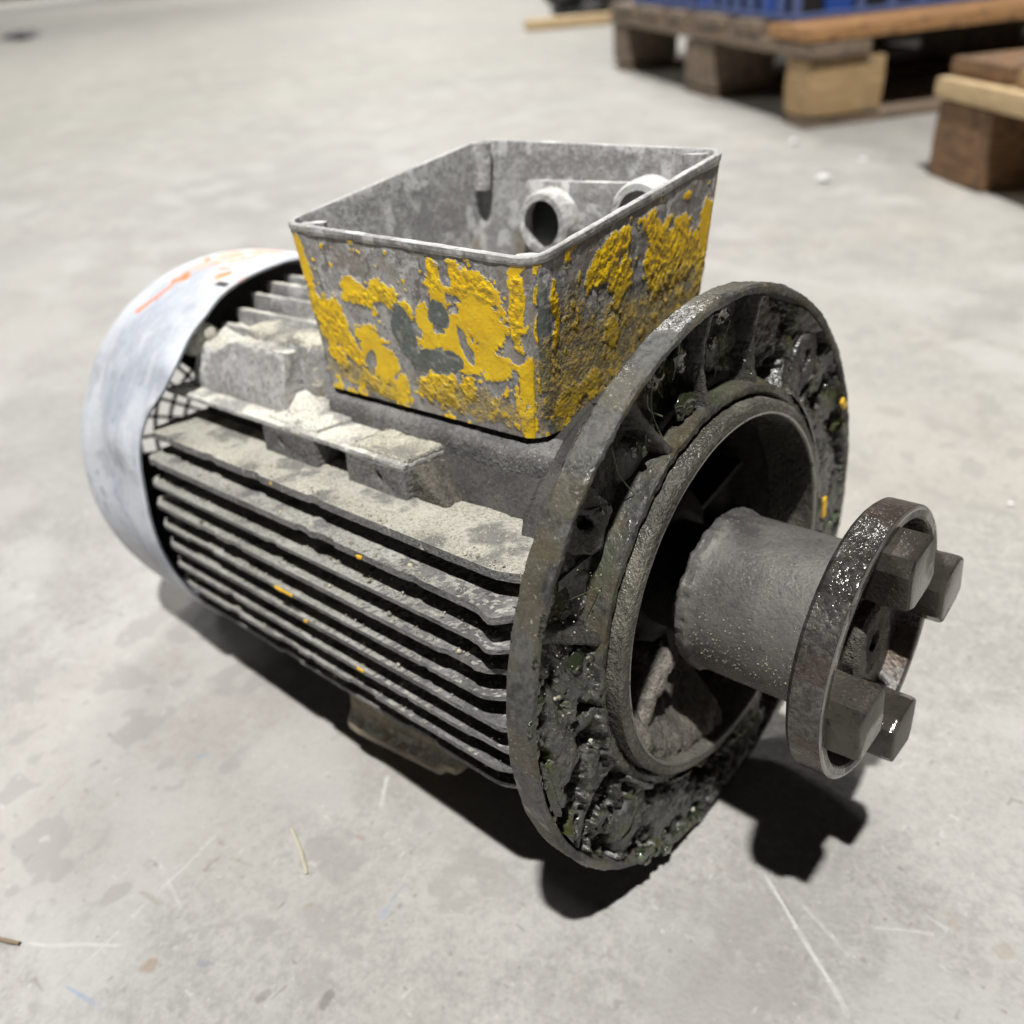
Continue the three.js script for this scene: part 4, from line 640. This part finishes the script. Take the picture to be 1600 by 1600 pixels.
// loose grains of dirt
{
  const g = new THREE.IcosahedronGeometry(1, 1); { const p = g.attributes.position; for (let i = 0; i < p.count; i++) { const x = p.getX(i), y = p.getY(i), z = p.getZ(i), k = 1 + 0.35 * n3(x * 1.7 + 2, y * 1.7, z * 1.7); p.setXYZ(i, x * k, y * k, z * k); } g.computeVertexNormals(); }
  const im = new THREE.InstancedMesh(g, M.crumb, crumbs.length), o = new THREE.Object3D(), c = new THREE.Color();
  crumbs.forEach(([x, y, z, s], i) => { o.position.set(x - BASE.x, y - BASE.y, z - BASE.z).multiplyScalar(MM); o.rotation.set(rr(0, 6), rr(0, 6), rr(0, 6)); o.scale.set(s * rr(0.7, 1.3), s * rr(0.6, 1), s * rr(0.7, 1.3)).multiplyScalar(MM); o.updateMatrix(); im.setMatrixAt(i, o.matrix); const t = rr(0.3, 1.25); im.setColorAt(i, c.setRGB(t, t * rr(0.96, 1.0), t * rr(0.85, 1))); });
  im.name = 'dirt_grain'; im.userData.kind = 'stuff'; im.castShadow = im.receiveShadow = true; motor.add(im);
}
// ---------------------------------------------------------------- pallets, crate and litter
function wood(name, lo, hi, knot, s) {
  const m = maps(512, 512, (u, v) => {
    const a = fb(u * 3, v * 40, 40 * 8, 4, s), g = fb(u * 10, v * 140, 4096, 3, s + 9, 0.7), b = T(u, v, 4, 4, s + 19);
    let c = mix3(lo, hi, sm(0.28, 0.72, 0.45 * a + 0.25 * g + 0.3 * b)); c = mix3(c, knot, 0.6 * sm(0.6, 0.72, b)); return [...c, 0.5 * a + 0.5 * g, 0.8];
  });
  return mat(name, m, { bumpScale: 0.001 });
}
M.woodGrey = wood('weathered grey wood', [0.145, 0.105, 0.075], [0.30, 0.225, 0.16], [0.09, 0.075, 0.065], 701);
M.woodFresh = wood('pressed yellow wood', [0.30, 0.195, 0.095], [0.48, 0.33, 0.17], [0.22, 0.17, 0.11], 731);
M.woodOrange = wood('orange brown wood', [0.30, 0.15, 0.06], [0.50, 0.28, 0.12], [0.14, 0.07, 0.04], 761);
M.woodPale = wood('pale new wood', [0.46, 0.32, 0.17], [0.68, 0.52, 0.30], [0.3, 0.2, 0.1], 791);
M.woodDark = wood('dark brown wood', [0.13, 0.07, 0.035], [0.27, 0.155, 0.075], [0.06, 0.04, 0.03], 821);
M.blue = mat('blue plastic', {}, { color: new THREE.Color().setRGB(0.018, 0.075, 0.36), roughness: 0.4 });
M.blueDull = mat('dull blue plastic', {}, { color: new THREE.Color().setRGB(0.09, 0.13, 0.30), roughness: 0.55 });
M.wire = mat('black rubber', {}, { color: new THREE.Color().setRGB(0.015, 0.016, 0.018), roughness: 0.5 });
// a board in metres in the local frame of a thing: a along the side, b away from it, y up
const board = (name, a0, a1, y0, y1, b0, b1, m, o, r = 4) => put(name, finish(block(a0 * 1000, a1 * 1000, y0 * 1000, y1 * 1000, -b1 * 1000, -b0 * 1000, r, 60), (x, y, z) => 0.8 * f3(x * 0.01, y * 0.01, z * 0.01, 2), 0.7).scale(MM, MM, MM), m, o);
function frameAt(o, x, z, dx, dz) { o.position.set(x, 0, z); o.rotation.y = Math.atan2(-dz, dx); }   // local +x along (dx, dz); local -z to its left
{ // big pallet: its left side runs away from its near corner; local +x runs along the front (right and away), -z along the left side
  const p = thing('wooden_pallet', 'grey weathered pallet with pale chip blocks carrying the blue crate', 'pallet'); frameAt(p, -0.525, -1.185, 0.60, -0.80);
  const side = [[0, 0.085], [0.37, 0.52], [0.88, 1.0]];
  for (const [i, [b0, b1]] of side.entries()) for (const [a0, a1] of [[0, 0.135], [0.53, 0.67], [1.07, 1.2]]) board('block', a0 + 0.003, a1, 0.0155, 0.099, b0 + 0.003, b1, i === 0 ? M.woodFresh : M.woodGrey, p, 8);
  for (const [b0, b1] of side) board('bottom_board', 0.006, 1.2, 0, 0.015, b0 + 0.008, b1 - 0.006, i0(M.woodGrey), p);
  for (const [a0, a1] of [[0, 0.1], [0.53, 0.67], [1.1, 1.2]]) board('stringer_board', a0, a1, 0.0995, 0.1215, -0.004, 1.01, M.woodGrey, p);
  for (const [k, [b0, b1]] of [[0, 0.145], [0.19, 0.29], [0.335, 0.48], [0.53, 0.63], [0.67, 0.80], [0.84, 1.01]].entries()) board('deck_board', -0.002, 1.2, 0.122, 0.144, b0 + (k ? 0 : 0.002), b1, k ? M.woodGrey : M.woodOrange, p);
  function i0(m) { return m; }
}
{ // crate standing on it
  const c = thing('plastic_crate', 'blue ribbed plastic crate standing on the grey weathered pallet', 'crate'); frameAt(c, -0.60, -1.27, 0.60, -0.80); c.position.y = 0.1445;
  const W = 1.0, D = 0.8;
  const wall = (name, x0, x1, y0, y1, z0, z1, m = M.blue) => put(name, finish(block(x0, x1, y0, y1, z0, z1, 2, 90), null).scale(MM, MM, MM), m, c);
  wall('crate_floor', 6, 994, 0.5, 7, -794, -6, M.blueDull);
  wall('crate_wall', 12, 988, 7.5, 300, -16, -12, M.wire); wall('crate_wall', 12, 988, 7.5, 300, -788, -784, M.wire); wall('crate_wall', 12, 16, 7.5, 300, -783, -17, M.wire); wall('crate_wall', 984, 988, 7.5, 300, -783, -17, M.wire);
  wall('crate_rim', -2, 1002, 0, 8, -5, 2, M.blueDull); wall('crate_rim', -2, 5, 0, 8, -800, -5.5, M.blueDull); wall('crate_rim', -4, 1004, 280, 302, -5, 4); wall('crate_rim', -4, 4, 280, 302, -800, -5.5);
  for (let k = 0; k < 18; k++) wall('crate_rib', 2 + k * 55, k % 7 === 1 ? 48 + k * 55 : 16 + k * 55, 8.5, 279, -11, 0, k % 7 === 1 ? M.blue : M.blueDull);
  for (let k = 0; k < 14; k++) wall('crate_rib', 0, 11, 8.5, 279, -790 + k * 56, (k % 5 === 2 ? -750 : -774) + k * 56, k % 5 === 2 ? M.blue : M.blueDull);
}
{ // second pallet, close on the right
  const p = thing('wooden_pallet', 'dark brown pallet with a pale edge board, cut by the right edge', 'pallet'); frameAt(p, -0.272, -0.985, 0.755, 0.656);
  for (const [a0, a1] of [[0, 0.116], [0.46, 0.58], [0.9, 1.0]]) for (const [b0, b1] of [[0, 0.10], [0.4, 0.5], [0.7, 0.8]]) board('block', a0 + 0.003, a1, 0, 0.088, b0 + 0.004, b1, M.woodDark, p, 6);
  for (const [b0, b1] of [[0, 0.12], [0.38, 0.52], [0.68, 0.8]]) board('stringer_board', -0.004, 1.0, 0.0885, 0.112, b0, b1, b0 ? M.woodDark : M.woodPale, p);
  for (let k = 0; k < 8; k++) board('deck_board', k * 0.126, k * 0.126 + 0.116, 0.1125, 0.1325, 0.014, 0.8, k % 3 === 1 ? M.woodFresh : M.woodDark, p);
}
{ // broken piece of pale board on the floor in the distance
  const o = thing('wood_offcut', 'pale splintered board lying flat on the floor in the distance', 'board'); o.position.set(-2.2, 0, -2.75); o.rotation.y = 0.7;
  const g = block(-170, 170, 0, 34, -60, 60, 4, 14), p = g.attributes.position; for (let i = 0; i < p.count; i++) { const x = p.getX(i); if (Math.abs(x) > 150) p.setX(i, x + 26 * n3(p.getZ(i) * 0.06, 3, x * 0.01)); }
  put('board', finish(g, null).scale(MM, MM, MM), M.woodPale, o);
}
{ // loose loops of black hose behind the pallet's far end
  const o = thing('rubber_hose', 'tangled black hose lying behind the far end of the grey pallet', 'hose'); o.position.set(-2.25, 0, -3.1);
  const pts = []; for (let i = 0; i < 60; i++) { const a = i * 0.42; pts.push(new THREE.Vector3((0.24 + 0.06 * Math.sin(i * 0.7)) * Math.cos(a), 0.03 + 0.10 * (0.5 + 0.5 * Math.sin(i * 0.31)), (0.16 + 0.05 * Math.cos(i * 0.9)) * Math.sin(a))); }
  put('hose_loop', new THREE.TubeGeometry(new THREE.CatmullRomCurve3(pts), 400, 0.026, 10), M.wire, o);
}
function scrap(name, label, cat, x, z, sx, sy, sz, m, ry = 0, group) {
  const g = new THREE.IcosahedronGeometry(1, 3), p = g.attributes.position; for (let i = 0; i < p.count; i++) { const a = p.getX(i), b = p.getY(i), c = p.getZ(i), k = 1 + 0.4 * n3(a * 1.3 + x * 91, b * 1.3, c * 1.3 + z * 57); p.setXYZ(i, a * k * sx, b * k * sy, c * k * sz); }
  const o = put(name, finish(g, null, 0.5, false).scale(MM, MM, MM), m, scene, label); o.userData.category = cat; if (group) o.userData.group = group; o.position.set(x, 0, z); o.rotation.y = ry;
  o.geometry.computeBoundingBox(); o.position.y = -o.geometry.boundingBox.min.y; return o;
}
const G = 'white plastic scraps on the floor';
scrap('plastic_scrap', 'largest white plastic scrap on the floor in front of the brown pallet', 'scrap', -0.366, -0.906, 8, 4, 6, M.white, 0.3, G);
scrap('plastic_scrap', 'small white scrap on the floor just below the pale chip block', 'scrap', -0.497, -1.097, 7, 3.5, 5, M.white, 1.3, G);
scrap('plastic_scrap', 'faint white scrap between the two pallets and the motor', 'scrap', -0.364, -1.028, 5, 2, 5, M.white, 2.3, G);
scrap('plastic_scrap', 'tiny white scrap on bare floor at the right edge', 'scrap', 0.035, -0.269, 1.6, 0.8, 1.4, M.white, 2, G);
scrap('black_scrap', 'dark scrap on the floor at the far left edge', 'scrap', -6.8, -2.6, 60, 25, 160, M.wire, 0.4);
function stick(name, label, cat, pts, r, m) { const o = put(name, finish(tube(pts, r, 30, 7), (x, y, z) => 0.35 * r * f3(x * 0.3 + 9, y * 0.3, z * 0.3, 3), 1.2, true).scale(MM, MM, MM), m, scene, label); o.userData.category = cat; return o; }
M.straw = mat('dry straw', {}, { color: new THREE.Color().setRGB(0.52, 0.48, 0.36), roughness: 0.7 });
M.twig = mat('brown twig', {}, { color: new THREE.Color().setRGB(0.2, 0.15, 0.1), roughness: 0.8 });
stick('straw', 'short pale straw on the floor in front of the cooling fins', 'straw', [[-119, 0.8, 119.5], [-109, 1.0, 123], [-98, 0.7, 128]], 0.55, M.straw);
stick('twig', 'brown twig on the floor at the left edge', 'twig', [[-185, 1, 222], [-168, 1.3, 216], [-159, 1, 211.5]], 0.8, M.twig);
stick('splinter', 'pale splinter stuck to the bottom of the round flange', 'splinter', [[-5, 4, 33], [-3.6, 2.2, 35], [-3, 0.7, 36.4]], 0.5, M.straw);
renderer.render(scene, camera);
